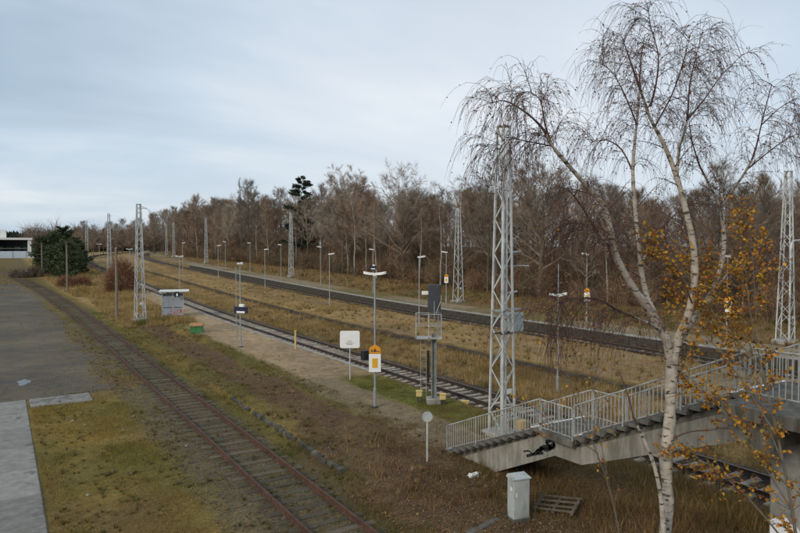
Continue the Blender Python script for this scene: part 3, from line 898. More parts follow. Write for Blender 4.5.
# signs carried by posts: things of their own
def notice(loc, label, rz, s=1.0, black=True):
    t = tag(empty('notice_sign', loc, rz), label, 'sign', 'orange and white notice signs')
    MB().chbox((0, 0, .36 * s), (.56 * s, .04, .84 * s), .01).build('white_panel', M_signw, t)
    MB().box((0, -.025, .36 * s), (.26 * s, .012, .44 * s)).build('yellow_field', M_yellow, t)
    mb = MB()
    mb.add([(-.26 * s, 0, .80 * s), (.26 * s, 0, .80 * s), (.26 * s, 0, 1.06 * s), (.05 * s, 0, 1.2 * s), (-.05 * s, 0, 1.2 * s), (-.26 * s, 0, 1.06 * s),
            (-.26 * s, .03, .80 * s), (.26 * s, .03, .80 * s), (.26 * s, .03, 1.06 * s), (.05 * s, .03, 1.2 * s), (-.05 * s, .03, 1.2 * s), (-.26 * s, .03, 1.06 * s)],
           [(0, 1, 2, 3, 4, 5), (11, 10, 9, 8, 7, 6)] + [(i, i + 6, (i + 1) % 6 + 6, (i + 1) % 6) for i in range(6)])
    op = mb.build('orange_panel', M_orange, t)
    mb = MB()
    mb.add([(-.1 * s, -.006, .88 * s), (.1 * s, -.006, .88 * s), (0, -.006, 1.06 * s), (-.1 * s, -.002, .88 * s), (.1 * s, -.002, .88 * s), (0, -.002, 1.06 * s)], [(0, 1, 2), (5, 4, 3), (0, 3, 4, 1), (1, 4, 5, 2), (2, 5, 3, 0)])
    mb.box((-.15 * s, -.004, .93 * s), (.06 * s, .006, .12 * s)); mb.box((.16 * s, -.004, .90 * s), (.08 * s, .006, .05 * s))
    mb.build('dark_pictogram', M_dark, op)
    return t
d_ = Vector((-14.84, -25.97, 0)).normalized()
notice((14.84 + d_.x * .09, 25.97 + d_.y * .09, zz(14.84, 25.97) + 1.75), 'orange and white notice sign on the winged lamp post, nearest of its kind', R(-30))
bb = MB().chbox((0, 0, 0), (.3, .3, .45), .03).build('box_back', M_black, None, loc=(14.48, 26.3, zz(14.84, 25.97) + 2.45))
bb.name = 'loudspeaker'; tag(bb, 'black loudspeaker box behind the orange notice sign', 'loudspeaker')
MB().tube([(0, 0, 0), (.36, -.33, 0)], .03, 6).build('bracket', M_dark, bb)
notice((45.9, 40.85, zz(46, 41) + 2.0), 'small orange and white notice sign on the far platform post', R(-45), .95)
notice((45.9, 27.35, zz(46, 27.5) + 2.2), 'small notice sign on the far platform among the leaves', R(-55), .9)
notice((45.9, 62.85, zz(46, 63) + 2.6), 'small notice sign on the far platform post by the squat mast', R(-35), .85)
def name_sign(loc, label, rz, w=1.6):
    t = tag(empty('station_sign', loc, rz), label, 'station sign', 'dark blue station signs')
    MB().chbox((0, 0, .25), (w, .08, .5), .01).build('board', M_blue, t)
    MB().box((0, -.045, .1), (w * .6, .012, .14)).build('white_stripe', M_signw, t)
    MB().chbox((.1, .0, .60), (w * .35, .22, .2), .02).build('sign_lamp', M_white, t)
    return t
name_sign((15.2, 46.78, zz(15.2, 46.9) + 2.55), 'dark blue station sign with white stripe on the lamp post by the green bin', R(-50), 1.15)
name_sign((45.9, 80.85, zz(46, 81) + 3.4), 'dark blue station sign on the far platform behind the white wings', R(-32), 1.0)
# second thin mast beside the 241 lamp
MB().tube([(.22, .35, 0), (.22, .35, 6.0)], .035, 6).build('cable_pipe', M_pole, l241)

# white board sign on its own pole
s = tag(empty('white_sign', (16.8, 32.27, zz(16.8, 32.27)), R(-30)), 'blank white board with rounded corners on a thin post beside the platform', 'sign')
MB().tube([(0, 0, -.1), (0, 0, 2.2)], .032, 8).build('post', M_galv, s)
def rounded_plate(w, h, r, y, th, z0):
    pts = []
    for cx_, cz_, a0 in ((w / 2 - r, h / 2 - r, 0), (-w / 2 + r, h / 2 - r, 90), (-w / 2 + r, -h / 2 + r, 180), (w / 2 - r, -h / 2 + r, 270)):
        for k in range(5):
            a = R(a0 + 22.5 * k); pts.append((cx_ + r * math.cos(a), cz_ + r * math.sin(a)))
    n = len(pts); mb = MB()
    mb.add([(x, y, z + z0) for x, z in pts] + [(x, y + th, z + z0) for x, z in pts], [tuple(range(n - 1, -1, -1)), tuple(range(n, 2 * n))] + [(i, (i + 1) % n, (i + 1) % n + n, i + n) for i in range(n)])
    return mb
rounded_plate(1.12, .98, .1, -.06, .025, 2.3).build('panel', M_signw, s)
mb = MB()
for x, z, w_, h_ in ((-.10, 2.12, .035, .2), (.0, 2.16, .03, .25), (.09, 2.12, .035, .2), (-.02, 2.02, .3, .03), (-.2, 2.08, .03, .08), (.2, 2.08, .03, .08)):
    mb.box((x, -.066, z), (w_, .01, h_))
mb.build('clamp', M_boxgrey, s)

# small round sign on a low post, seen from behind
s = tag(empty('round_sign', (12.8, 18.65, zz(12.8, 18.65)), R(-32)), 'small round sign on a low post left of the stairs', 'sign')
MB().tube([(0, 0, -.1), (0, 0, 1.72)], .035, 8).build('post', M_galv, s)
mb = MB(); mb.tube([(0, -.05, 1.62), (0, -.03, 1.62)], .19, 20); mb.build('disc', M_boxgrey, s)

# ------------------------------------------------------------------ signal with cage
s = tag(empty('railway_signal', (17.6, 25.1, zz(17.6, 25.1)), R(-32)), 'grey railway signal with a service cage seen from behind', 'signal')
MB().chbox((0, 0, .05), (.7, .7, .4), .04).build('footing', M_conc, s)
mb = MB()
for x in (-.1, .1):
    mb.box((x, 0, 1.75), (.045, .26, 3.2))
mb.box((0, 0, 1.75), (.16, .03, 3.2)); mb.build('post', M_sig, s)
MB().chbox((-.27, .05, 1.75), (.12, .16, 1.55), .02).build('cable_box', M_black, s)
MB().chbox((-.25, 0, 3.15), (1.25, .75, .06), .01).build('cage_floor', M_rl, s)
mb = MB()
for z in (3.75, 4.3):
    mb.tube([(-.85, -.36, z), (.35, -.36, z)], .02, 6); mb.tube([(-.85, .36, z), (.35, .36, z)], .02, 6); mb.tube([(-.85, -.36, z), (-.85, .36, z)], .02, 6)
mb.build('cage_rails', M_rl, s)
for x in (-.85, -.25, .35):
    for y in (-.36, .36):
        MB().tube([(x, y, 3.15), (x, y, 4.3)], .022, 6).build('cage_post', M_rl, s)
mb = MB()
mb.box((.02, 0, 4.0), (.06, .08, 1.8)); mb.box((.22, 0, 3.8), (.05, .08, 1.4)); mb.build('mast_head', M_sig, s)
hd = MB(); hd.chbox((.02, .1, 5.05), (.62, .22, 1.3), .04); hd = hd.build('signal_head', M_dark, s)
MB().tube([(.1, -.06, 4.3), (.34, -.06, 4.95), (.34, -.04, 5.2)], .02, 6).build('cable', M_pole, hd)
MB().chbox((-.42, .05, 5.3), (.32, .18, .16), .02).build('side_lamp', M_white, s)
mb = MB()
for x in (-.62, -.35):
    mb.tube([(x, .3, .1), (x, .3, 3.2)], .016, 5)
for i in range(11): mb.tube([(-.62, .3, .35 + i * .27), (-.35, .3, .35 + i * .27)], .011, 4)
mb.build('ladder', M_rl, s)
for (x, y, lb) in ((17.1, 25.6, 'pale yellow trackside box on a stem left of the signal foot'), (17.75, 24.55, 'pale yellow trackside box on a stem right of the signal foot'), (19.2, 24.7, 'flat pale yellow box lying by the rail near the signal')):
    b = tag(empty('trackside_box', (x, y, zz(x, y)), R(-32)), lb, 'box', 'yellow trackside boxes')
    low = 'flat' in lb
    if not low:
        MB().tube([(-.06, 0, -.1), (-.06, 0, .3)], .03, 6).build('stem', M_dark, b)
        MB().tube([(.09, 0, -.1), (.09, 0, .3)], .03, 6).build('stem', M_dark, b)
    MB().chbox((0, 0, .40 if not low else .14), (.3, .22, .24) if not low else (.4, .18, .14), .05).build('housing', M_pale_y, b)
    MB().chbox((0, 0, .535 if not low else .225), (.33, .25, .05) if not low else (.42, .2, .04), .015).build('lid', M_pale_y, b)

# ------------------------------------------------------------------ cabinet, pallet, rubble
c_ = tag(empty('cable_cabinet', (12.33, 13.4, zz(12.33, 13.4) - .05), R(-12)), 'grey cable cabinet standing in the dirt below the stairs', 'cabinet')
MB().chbox((0, 0, .08), (.56, .40, .2), .02).build('plinth', M_concd, c_)
bd = MB().chbox((0, 0, .72), (.52, .36, 1.14), .015).build('body', M_boxgrey, c_)
mb = MB(); mb.add([(-.29, -.21, 1.28), (.29, -.21, 1.28), (.29, .21, 1.28), (-.29, .21, 1.28), (-.29, -.21, 1.31), (.29, -.21, 1.31), (.27, .17, 1.37), (-.27, .17, 1.37)], [(3, 2, 1, 0), (4, 5, 6, 7), (0, 1, 5, 4), (1, 2, 6, 5), (2, 3, 7, 6), (3, 0, 4, 7)])
mb.build('cap', M_boxgrey, c_)
MB().box((0, -.184, .72), (.46, .008, 1.02)).build('door', M_boxgrey, c_)
MB().box((-.17, -.195, .86), (.03, .02, .1)).build('lock', M_white, c_)
MB().box((-.264, -.05, 1.0), (.006, .12, .09)).build('label_plate', M_white, c_)
p_ = tag(empty('pallet', (13.75, 13.3, zz(13.75, 13.3) + .12), R(-62)), 'weathered broken wooden pallet lying in the dead grass', 'pallet')
p_.rotation_euler = (R(5), R(-6), R(-62))
for i in range(4):
    MB().box((0, -.42 + i * .28 + rnd.uniform(-.03, .03), .05), (1.25, .09, .022), rz=rnd.uniform(-.05, .05)).build('plank', M_bark, p_)
for x in (-.55, 0, .55):
    MB().box((x, 0, 0), (.09, .98, .075)).build('bearer', M_bark, p_)
for i, (x, y, s_, lb) in enumerate(((13.35, 16.75, .24, 'larger pale lump of rubble beside the stair foot'), (13.7, 16.95, .15, 'small pale lump of rubble by the stair foot'))):
    mb = MB(); mb.chbox((0, 0, 0), (s_ * 1.5, s_, s_ * .6), s_ * .2)
    mb.v = [(a + rnd.uniform(-.05, .05), b + rnd.uniform(-.05, .05), c + rnd.uniform(-.04, .04)) for a, b, c in mb.v]
    tag(mb.build('rubble', M_white, None, loc=(x, y, zz(x, y) + s_ * .22)), lb, 'rubble', 'pale rubble by the stairs')
mb = MB().chbox((0, 0, 0), (1.6, .22, .12), .02)
o = mb.build('concrete_strip', M_concd, None, loc=(11.35, 13.6, zz(11.35, 13.6) - .02)); o.rotation_euler = (0, 0, R(12))
tag(o, 'half-buried concrete strip left of the grey cabinet', 'strip')

# ------------------------------------------------------------------ shelter, grit bin, posts
sx, sy = 15.6, 70.8
sh = tag(empty('platform_shelter', (sx, sy, zz(sx, sy)), R(-14)), 'small grey platform shelter with a flat white roof', 'shelter')
for x in (-1.05, 0, 1.05):
    for y in (-.75, .75):
        MB().box((x, y, 1.3), (.07, .07, 2.6)).build('post', M_galv, sh)
for x in (-.525, .525):
    lo = MB().box((x, -.75, .55), (.96, .03, .8)).build('panel', M_shelter, sh)
    MB().box((x, -.75, 1.62), (.96, .02, 1.2)).build('pane', M_shelter, sh)
    MB().box((x, .75, 1.3), (.96, .03, 2.2)).build('panel', M_shelter, sh)
for x in (-1.05,):
    MB().box((x, 0, 1.3), (.03, 1.4, 2.3)).build('side_panel', M_shelter, sh)
MB().box((1.05, 0, 1.65), (.02, 1.4, 1.2)).build('pane', M_glass, sh)
MB().chbox((.15, 0, 2.72), (3.0, 2.2, .12), .02).build('roof', M_white, sh)
ds = MB().box((.45, -1.17, 2.4), (.5, .05, .55)).build('dark_sign', M_black, sh)
MB().box((.45, -1.2, 2.35), (.16, .01, .3)).build('pale_mark', M_signw, ds)
mb = MB()
for i in range(5):
    mb.beam((rnd.uniform(-.9, 1.0), -.772, rnd.uniform(.2, .9)), (rnd.uniform(-.9, 1.0), -.772, rnd.uniform(.2, .95)), .05, .004, up=(0, 1, 0))
mb.build('graffiti', M_red, sh)
MB().box((.8, -.775, .62), (.2, .006, .35)).build('red_paint', M_red, sh)
for i in range(9):
    a = rnd.uniform(-1.4, 1.8); b = rnd.uniform(-1.7, -1.0)
    L_ = rnd.uniform(.25, .6)
    me = MB().box((0, 0, 0), (L_, .1, .03))
    w = Matrix.Rotation(R(-14), 3, 'Z') @ Vector((a, b, 0))
    o = me.build('barrier_scrap', M_white if i % 2 else M_red, None, loc=(sx + w.x, sy + w.y, zz(sx + w.x, sy + w.y) + .05))
    o.rotation_euler = (rnd.uniform(-.3, .3), rnd.uniform(-.3, .3), rnd.uniform(0, 3))
    tag(o, 'red or white scrap of barrier lying in front of the shelter', 'scrap', 'barrier scraps by the shelter')
gb = tag(empty('grit_bin', (14.6, 57.2, zz(14.6, 57.2)), R(-22)), 'green grit bin with an ochre lid on the dirt', 'grit bin')
MB().box((0, 0, .3), (1.0, .65, .62), taper=1.1).build('body', M_green, gb)
mb = MB(); mb.add([(-.6, -.42, .62), (.6, -.42, .62), (.6, .42, .62), (-.6, .42, .62), (-.58, -.4, .7), (.58, -.4, .7), (.55, .38, .85), (-.55, .38, .85)], [(3, 2, 1, 0), (4, 5, 6, 7), (0, 1, 5, 4), (1, 2, 6, 5), (2, 3, 7, 6), (3, 0, 4, 7)])
mb.build('lid', M_lid, gb)
mb = MB(); mb.box((0, -.36, .5), (.3, .03, .05)); mb.build('handle', M_dark, gb)
y_ = tag(empty('marker_post', (18.35, 43.9, zz(18.35, 43.9))), 'short yellow marker post at the platform edge', 'post')
MB().tube([(0, 0, -.1), (0, 0, 1.3)], .075, 8).build('shaft', M_pale_y, y_)
MB().cyl((0, 0, 1.3), .09, .07, 8).build('cap', M_yellow, y_)
w_ = tag(empty('marker_stake', (11.6, 63.5, zz(11.6, 63.5))), 'thin grey stake in the grass below the mast by the shelter', 'stake')
MB().tube([(0, 0, -.1), (.03, 0, 1.5)], .035, 6).build('shaft', M_pwood, w_)
MB().cyl((.03, 0, 1.5), .045, .05, 6).build('cap', M_galv, w_)
for (x, y, h, lb, lamp) in ((10.2, 72, 7.4, 'bare wooden pole left of the mast by the shelter', 0), (8.55, 109, 7.6, 'wooden lamp pole beside the siding in front of the pines', 1), (7.2, 149, 7.0, 'wooden lamp pole left among the dark pines', 1)):
    p_ = tag(empty('wooden_pole', (x, y, zz(x, y))), lb, 'pole', 'old wooden poles along the siding')
    MB().tube([(0, 0, -.2), (.02, 0, h * .5), (0, 0, h)], [.15, .13, .10], 8).build('shaft', M_pwood, p_)
    if lamp:
        MB().cyl((0, -.15, h - .25), .28, .22, 12, .1).build('lamp_shade', M_needle, p_)
        MB().tube([(0, 0, h - .15), (0, -.15, h - .05)], .03, 5).build('arm', M_dark, p_)
    else:
        MB().cyl((0, 0, h), .11, .06, 8, .05).build('cap', M_galv, p_)

# ------------------------------------------------------------------ depot building far left
bz = float(rise(290))
bld = tag(empty('depot_building', (-6, 292, bz)), 'flat roofed pale depot with an open canopy at the far left', 'building')
MB().box((-20, 8, 3.4), (36, 16, 6.8)).build('wall', M_bldg, bld)
MB().box((1.2, 5, 8.8), (14, 8, 3.4)).build('roof_block', M_bldw, bld)
for i in range(3):
    MB().box((-2.2 + i * 3.6, .96, 9.0), (1.6, .1, 1.6)).build('window', M_glass, bld)
for i in range(7):
    MB().box((-36 + i * 5, -.06, 3.6), (3.4, .1, 2.2)).build('window', M_glass, bld)
MB().box((7.3, 8, 3.2), (18.6, 15.6, .3)).build('canopy_floor', M_bldg, bld)
MB().box((-2, 6, 7.0), (37.6, 20, .8)).build('roof', M_bldw, bld)
MB().box((-4.2, -3.2, 3.3), (1.0, .8, 6.6)).build('column', M_bldw, bld)
MB().box((15.8, -3.2, 3.3), (1.2, .8, 6.6)).build('column', M_bldw, bld)
MB().box((7, 15, 3.3), (17.6, .5, 6.6)).build('back_wall', M_dark, bld)
MB().box((7, 3, 1.3), (17, 3, 1.4)).build('red_stack', M_red, bld)
for i in range(6):
    MB().box((0 + i * 3, 10, 2.6), (2.2, 2, 2.6)).build('pallet_stack', M_green if i % 2 else M_bldg, bld)
fz = float(rise(268))
fen = tag(empty('fence', (-36, 268, fz - .1), R(1.5)), 'long pale panel fence in front of the depot', 'fence')
pan = MB().box((0, 0, 1.35), (4.0, .12, 2.5)).mesh('fence_panel', M_fence)
pst = MB().box((0, 0, 1.4), (.16, .2, 2.8)).mesh('post', M_bldg)
for i in range(12):
    link_mesh('fence_panel', pan, fen, (i * 4.2, 0, 0)); link_mesh('post', pst, fen, (i * 4.2 + 2.1, 0, 0))
# ------------------------------------------------------------------ bare trees
def grow(mb, tw, rg, p, d, L, r, depth, P):
    """one branch as a tapered tube; recurses; last level adds twig triangles to tw"""
    n = 4 if depth > 0 else 3
    pts = [p]; rad = [r]
    q = p.copy(); dd = d.copy()
    for i in range(n):
        dd = (dd + Vector((rg.gauss(0, .12), rg.gauss(0, .12), P['up'] * .12 + rg.gauss(0, .06)))).normalized()
        q = q + dd * (L / n)
        pts.append(q.copy()); rad.append(max(r * (1 - (i + 1) / n * .8), .006))
    mb.tube(pts, rad, 5 if r > .08 else 3, cap=False)
    def at(t):
        f = t * n; i = min(int(f), n - 1)
        return pts[i].lerp(pts[i + 1], f - i), (pts[i + 1] - pts[i]).normalized(), rad[i]
    if depth > 0:
        k = P['subs'][depth]
        for j in range(k):
            t = .25 + .75 * (j + rg.random()) / k
            a, dr, rr = at(min(t, .99))
            o = dr.orthogonal().normalized()
            o = Matrix.Rotation(rg.uniform(0, 2 * PI), 3, dr) @ o
            an = rg.uniform(*P['ang'])
            nd = (dr * math.cos(an) + o * math.sin(an)).normalized()
            grow(mb, tw, rg, a, nd, L * rg.uniform(.38, .62) * (1.15 - .5 * t), max(rr * .55, .008), depth - 1, P)
    for j in range(P['tw'] if depth == 0 else P['tw'] // 2):
        t = rg.uniform(.15, 1)
        a, dr, rr = at(min(t, .99))
        o = dr.orthogonal().normalized()
        o = Matrix.Rotation(rg.uniform(0, 2 * PI), 3, dr) @ o
        an = rg.uniform(.3, .9)
        nd = (dr * math.cos(an) + o * math.sin(an)); nd.z += P['tz']; nd.normalize()
        l = rg.uniform(.5, 1.0) * P['tl']
        s = nd.orthogonal().normalized() * P['twd']
        k = len(tw.v)
        tw.v += [tuple(a + s), tuple(a - s), tuple(a + nd * l)]
        tw.f.append((k, k + 1, k + 2)); tw.m.append(0)
def bare_tree(seed, H, r0, crown0, spread, nl, P, lean=.02):
    rg = random.Random(seed)
    tr = MB(); cr = MB(); tw = MB()
    n = 9
    pts = []; rad = []
    x = y = 0
    for i in range(n + 1):
        t = i / n
        pts.append(Vector((x, y, H * .93 * t - .2))); rad.append(r0 * (1 - t) ** .85 + .02)
        x += rg.gauss(0, H * lean * .25); y += rg.gauss(0, H * lean * .25)
    tr.tube(pts, rad, 7, cap=False)
    for j in range(nl):
        t = crown0 + (1 - crown0) * ((j + rg.random() * .8) / nl)
        t = min(t, .985)
        f = t * n; i = min(int(f), n - 1)
        a = pts[i].lerp(pts[i + 1], f - i)
        az = j * 2.4 + rg.uniform(-.5, .5)
        el = P['el'][0] + (P['el'][1] - P['el'][0]) * t + rg.uniform(-.15, .15)
        d = Vector((math.cos(az) * math.cos(el), math.sin(az) * math.cos(el), math.sin(el)))
        u = (t - crown0) / (1 - crown0)
        L = spread * (P['shape'](u)) * rg.uniform(.75, 1.15)
        grow(cr, tw, rg, a, d, L, max(rad[i] * .5, .03), P['dep'], P)
    return tr, cr, tw
shape_round = lambda u: .35 + .9 * math.sin(PI * min(1, .25 + .7 * u)) - .1 * u
shape_col = lambda u: .9 - .5 * u
PD = dict(up=.6, subs={1: 7, 2: 6}, ang=(.4, .95), tw=17, tz=.15, tl=1.5, twd=.021, el=(.35, 1.1), shape=shape_round, dep=1)
PO = dict(up=.35, subs={1: 6, 2: 5}, ang=(.4, 1.0), tw=12, tz=.1, tl=1.2, twd=.02, el=(.15, 1.2), shape=lambda u: .95 - .3 * u, dep=2)
PB = dict(up=.3, subs={1: 6}, ang=(.4, .8), tw=10, tz=-.15, tl=1.3, twd=.018, el=(.6, 1.1), shape=lambda u: .8 - .45 * u, dep=1)
PP = dict(up=.9, subs={1: 5}, ang=(.25, .5), tw=9, tz=.5, tl=1.2, twd=.02, el=(1.15, 1.35), shape=shape_col, dep=1)
kinds = {}
def reg(key, gen, bark, twm):
    tr, cr, tw = gen
    k = len(cr.v)
    cr.v += tw.v; cr.f += [tuple(i + k for i in f) for f in tw.f]; cr.m += tw.m
    kinds[key] = (tr.mesh('trunk', bark), cr.mesh('crown', twm))
for i in range(3): reg('d%d' % i, bare_tree(10 + i, 19, .24, .30, 4.6, 26, PD), M_bark, M_twig)
for i in range(3): reg('r%d' % i, bare_tree(30 + i, 17, .19, .22, 4.0, 26, PD), M_bark, M_twigr)
for i in range(2): reg('g%d' % i, bare_tree(50 + i, 20, .22, .38, 4.2, 22, PD), M_bark, M_twiggrey)
for i in range(2): reg('o%d' % i, bare_tree(70 + i, 16.5, .5, .28, 9.5, 24, PO, .02), M_bark, M_twig)
for i in range(3): reg('b%d' % i, bare_tree(90 + i, 19, .15, .42, 3.2, 20, PB, .025), M_barkl, M_twigr)
reg('p0', bare_tree(99, 24, .25, .2, 4.2, 26, PP), M_bark, M_twiggrey)
def place_tree(key, x, y, s, label, group=None, rz=None, name='bare_tree', sz=1.0, catg='tree'):
    t = tag(empty(name, (x, y, zz(x, y) - .1), rnd.uniform(0, 6.28) if rz is None else rz), label, catg, group)
    t.scale = (s, s, s * sz)
    a, b = kinds[key]
    link_mesh('trunk', a, t); link_mesh('crown', b, t)
    return t
LB = {'d': 'tall brown leafless tree inside the dense wood behind the far platform', 'r': 'russet twigged leafless tree inside the dense wood behind the far platform',
      'g': 'grey twigged leafless tree inside the dense wood behind the far platform', 'b': 'pale slender trunk at the front of the wood behind the far platform'}
GR = {'d': 'brown trees of the wood', 'r': 'russet trees of the wood', 'g': 'grey trees of the wood', 'b': 'pale slender trunks of the wood'}
rg = random.Random(5)
# wood behind the far platform: rows from its edge inwards, following the bend of the line
y = -6.0; cnt = 0
while y < 330:
    st = 4.6 if y < 140 else 6.0 if y < 230 else 8.0
    for row, dx in enumerate((64, 71, 79, 89, 101)):
        if row == 4 and y > 150: continue
        x = dx - min(9, max(0, y - 140) * .09) + bend_main(y) * .9 + rg.uniform(-2.8, 2.8)
        yy = y + rg.uniform(-2.3, 2.3) + row * 1.7
        ang = math.degrees(math.atan2(x, yy))
        if not (3 < ang < 68): continue
        if rg.random() < .10: continue
        fam = rg.choices('drgb', (5, 5, 3, 4 if row == 0 else 0))[0]
        if row == 0 and yy < 45 and fam == 'b': fam = 'r'
        key = fam + str(rg.randrange(2 if fam == 'g' else 3))
        s = rg.uniform(.70, .90) * (1.0 if row < 2 else 1.05) * (0.85 if yy < 48 else .95 if yy < 70 else 1.04 if yy < 130 else 1.2 if yy < 185 else 1.36)
        if row == 0: s *= .82 if fam != 'b' else .95
        place_tree(key, x, yy, s, LB[fam], GR[fam], name='bare_tree'); cnt += 1
    y += st
for i in range(46):      # closer ranks at the right end of the wood
    yy = rg.uniform(8, 66); x = rg.uniform(70, 118)
    fam = rg.choice('drg'); key = fam + str(rg.randrange(2 if fam == 'g' else 3))
    place_tree(key, x, yy, rg.uniform(.62, .8), LB[fam], GR[fam])
# trees that stand out
place_tree('o0', 64, 101.5, 1.0, 'broad bare oak with a thick dark trunk standing before the wood', rz=.6, name='oak_tree')
place_tree('o1', 66, 126, 1.08, 'wide bare tree with a dome of twigs topping the wood left of the oak', rz=2, name='oak_tree')
place_tree('o0', 66, 77, .98, 'wide bare tree with forked limbs left of the tall near mast', rz=3.4, name='oak_tree')
place_tree('o1', 63.5, 65, .92, 'wide bare tree right behind the squat lattice mast', rz=5.2, name='oak_tree')
place_tree('p0', 66.5, 203, 1.1, 'slim poplar sticking out above the left part of the wood', name='poplar_tree', rz=0)
place_tree('p0', 81, 158, .92, 'slim poplar beside the dark conifer above the wood', name='poplar_tree', rz=1)
for x, yy, s, lb in ((62, 112, .95, 'pale birch trunk in front of the wood right of the far mast'), (61.5, 107, .9, 'thin pale birch trunk in front of the wood, left of the oak'), (63, 122, .9, 'pale leaning birch trunk in front of the wood left of the far mast'), (62.5, 118, .95, 'slender pale birch directly behind the far mast')):
    t = place_tree('b%d' % rg.randrange(3), x, yy, s, lb, name='birch_tree')
    t.rotation_euler.x = rg.uniform(-.05, .05)
# bare trees across the end of the line, far left
for i in range(60):
    yy = rg.uniform(285, 420); x = rg.uniform(22, 84) + (yy - 285) * .12
    fam = rg.choice('rgd'); key = fam + str(rg.randrange(2 if fam == 'g' else 3))
    place_tree(key, x, yy, rg.uniform(.6, .8) * (1 + .55 * min(1, max(0, x - 40) / 40)), 'leafless tree in the far wood where the line bends out of sight', 'trees at the bend of the line')

# ------------------------------------------------------------------ conifers
def conifer(seed, H, r, spread, base, nl, needle_n, nw, droop=-.15, pine=False):
    rg = random.Random(seed); tr = MB(); cr = MB()
    tr.tube([(0, 0, -.2), (.05, 0, H * .5), (0, .03, H)], [r, r * .6, .02], 7, cap=False)
    for j in range(nl):
        t = base + (1 - base) * (j + rg.random()) / nl
        u = (t - base) / (1 - base)
        L = spread * ((1 - u) ** .55 + .08) * rg.uniform(.55, 1.15) if not pine else spread * (.35 + .8 * math.sin(PI * (.2 + .75 * u))) * rg.uniform(.6, 1.15)
        az = rg.uniform(0, 2 * PI)
        d = Vector((math.cos(az), math.sin(az), droop + rg.uniform(-.15, .2) + (.5 * u if pine else 0))).normalized()
        a = Vector((0, 0, H * t)); b = a + d * L
        cr.tube([a, b], [.05, .01], 3, cap=False)
        for k in range(needle_n):
            f = rg.uniform(.2, 1.05)
            c = a.lerp(b, f) + Vector((rg.gauss(0, .14), rg.gauss(0, .14), rg.gauss(0, .12))) * (L * .35 + .2)
            dd = (d + Vector((rg.gauss(0, .6), rg.gauss(0, .6), rg.gauss(0, .5)))).normalized()
            l = rg.uniform(.25, .6) * nw
            s = dd.orthogonal().normalized(); s = Matrix.Rotation(rg.uniform(0, 6.28), 3, dd) @ s * (l * .28)
            q = len(cr.v)
            cr.v += [tuple(c - s), tuple(c + s), tuple(c + dd * l)]; cr.f.append((q, q + 1, q + 2)); cr.m.append(0)
    return tr, cr
for k, a in (('c0', conifer(3, 20, .25, 4.8, .2, 80, 60, 1.3, .0)), ('c1', conifer(4, 9, .16, 2.9, .04, 95, 42, 1.2, .1, True)), ('c2', conifer(6, 8, .16, 2.7, .03, 95, 42, 1.2, .1, True))):
    kinds[k] = (a[0].mesh('trunk', M_bark), a[1].mesh('crown', M_needle if k == 'c0' else M_needle2))
place_tree('c0', 68, 158, 1.18, 'lone dark conifer rising above the bare wood', name='spruce_tree', catg='conifer')
pins = [(8.6, 152, .8), (9.4, 143, .72), (10.8, 134, .75), (12.0, 146, .85), (12.4, 158, .9), (14.2, 151, .8), (11.0, 168, .9), (15.2, 168, .85), (13.5, 180, .9), (8.5, 172, .85), (16.4, 184, .85), (9.8, 190, .9), (17.5, 200, .85), (13, 205, .9)]
for i, (x, y, s) in enumerate(pins):
    lb = 'dark bushy pine in the clump left of the far masts'
    if i == 2: lb = 'foremost dark pine of the clump by the siding'
    if i == 5: lb = 'dark pine at the right end of the clump beside the dry grass'
    place_tree('c%d' % (1 + i % 2), x, y, s * rnd.uniform(.8, 1.12), lb, 'dark pines beside the siding', name='pine_tree', catg='conifer', sz=rnd.uniform(.85, 1.15))
# far wood on the skyline, one mass
def far_wood(name, label, x0, x1, y0, y1, n, h0, h1, cols):
    rg = np.random.default_rng(3)
    V = []; F = []; C = []
    for i in range(n):
        x = rg.uniform(x0, x1); y = rg.uniform(y0, y1); h = rg.uniform(h0, h1); w = h * rg.uniform(.18, .3)
        z = float(rise(y)) - .5; c = np.array(cols[rg.integers(len(cols))]) * rg.uniform(.7, 1.3)
        for k in range(70):
            t = rg.uniform(.05, 1); a = rg.uniform(0, 6.28); rr = w * (1 - t) ** .7 * rg.uniform(.5, 1.1) + .2
            p = np.array((x + rr * math.cos(a), y + rr * math.sin(a), z + h * t))
            l = rg.uniform(.9, 2.2)
            q = len(V)
            V += [p + (-l * .5, rg.uniform(-.5, .5), -l * .4), p + (l * .5, rg.uniform(-.5, .5), -l * .4), p + (rg.uniform(-.3, .3), rg.uniform(-.5, .5), l * .8)]
            F.append((q, q + 1, q + 2)); C += [c, c, c]
    o = link_mesh(name, np_mesh(name, np.array(V), np.array(F), M_leaf_far, np.array(C)))
    tag(o, label, 'wood', kind='stuff')
M_leaf_far = tint_mat('far_foliage', .95)
far_wood('distant_wood', 'dark strip of distant conifer wood on the skyline', -90, 95, 470, 560, 900, 9.5, 13.5, [(.03, .04, .028), (.035, .045, .03), (.05, .042, .032)])
FAR_BROWN = True

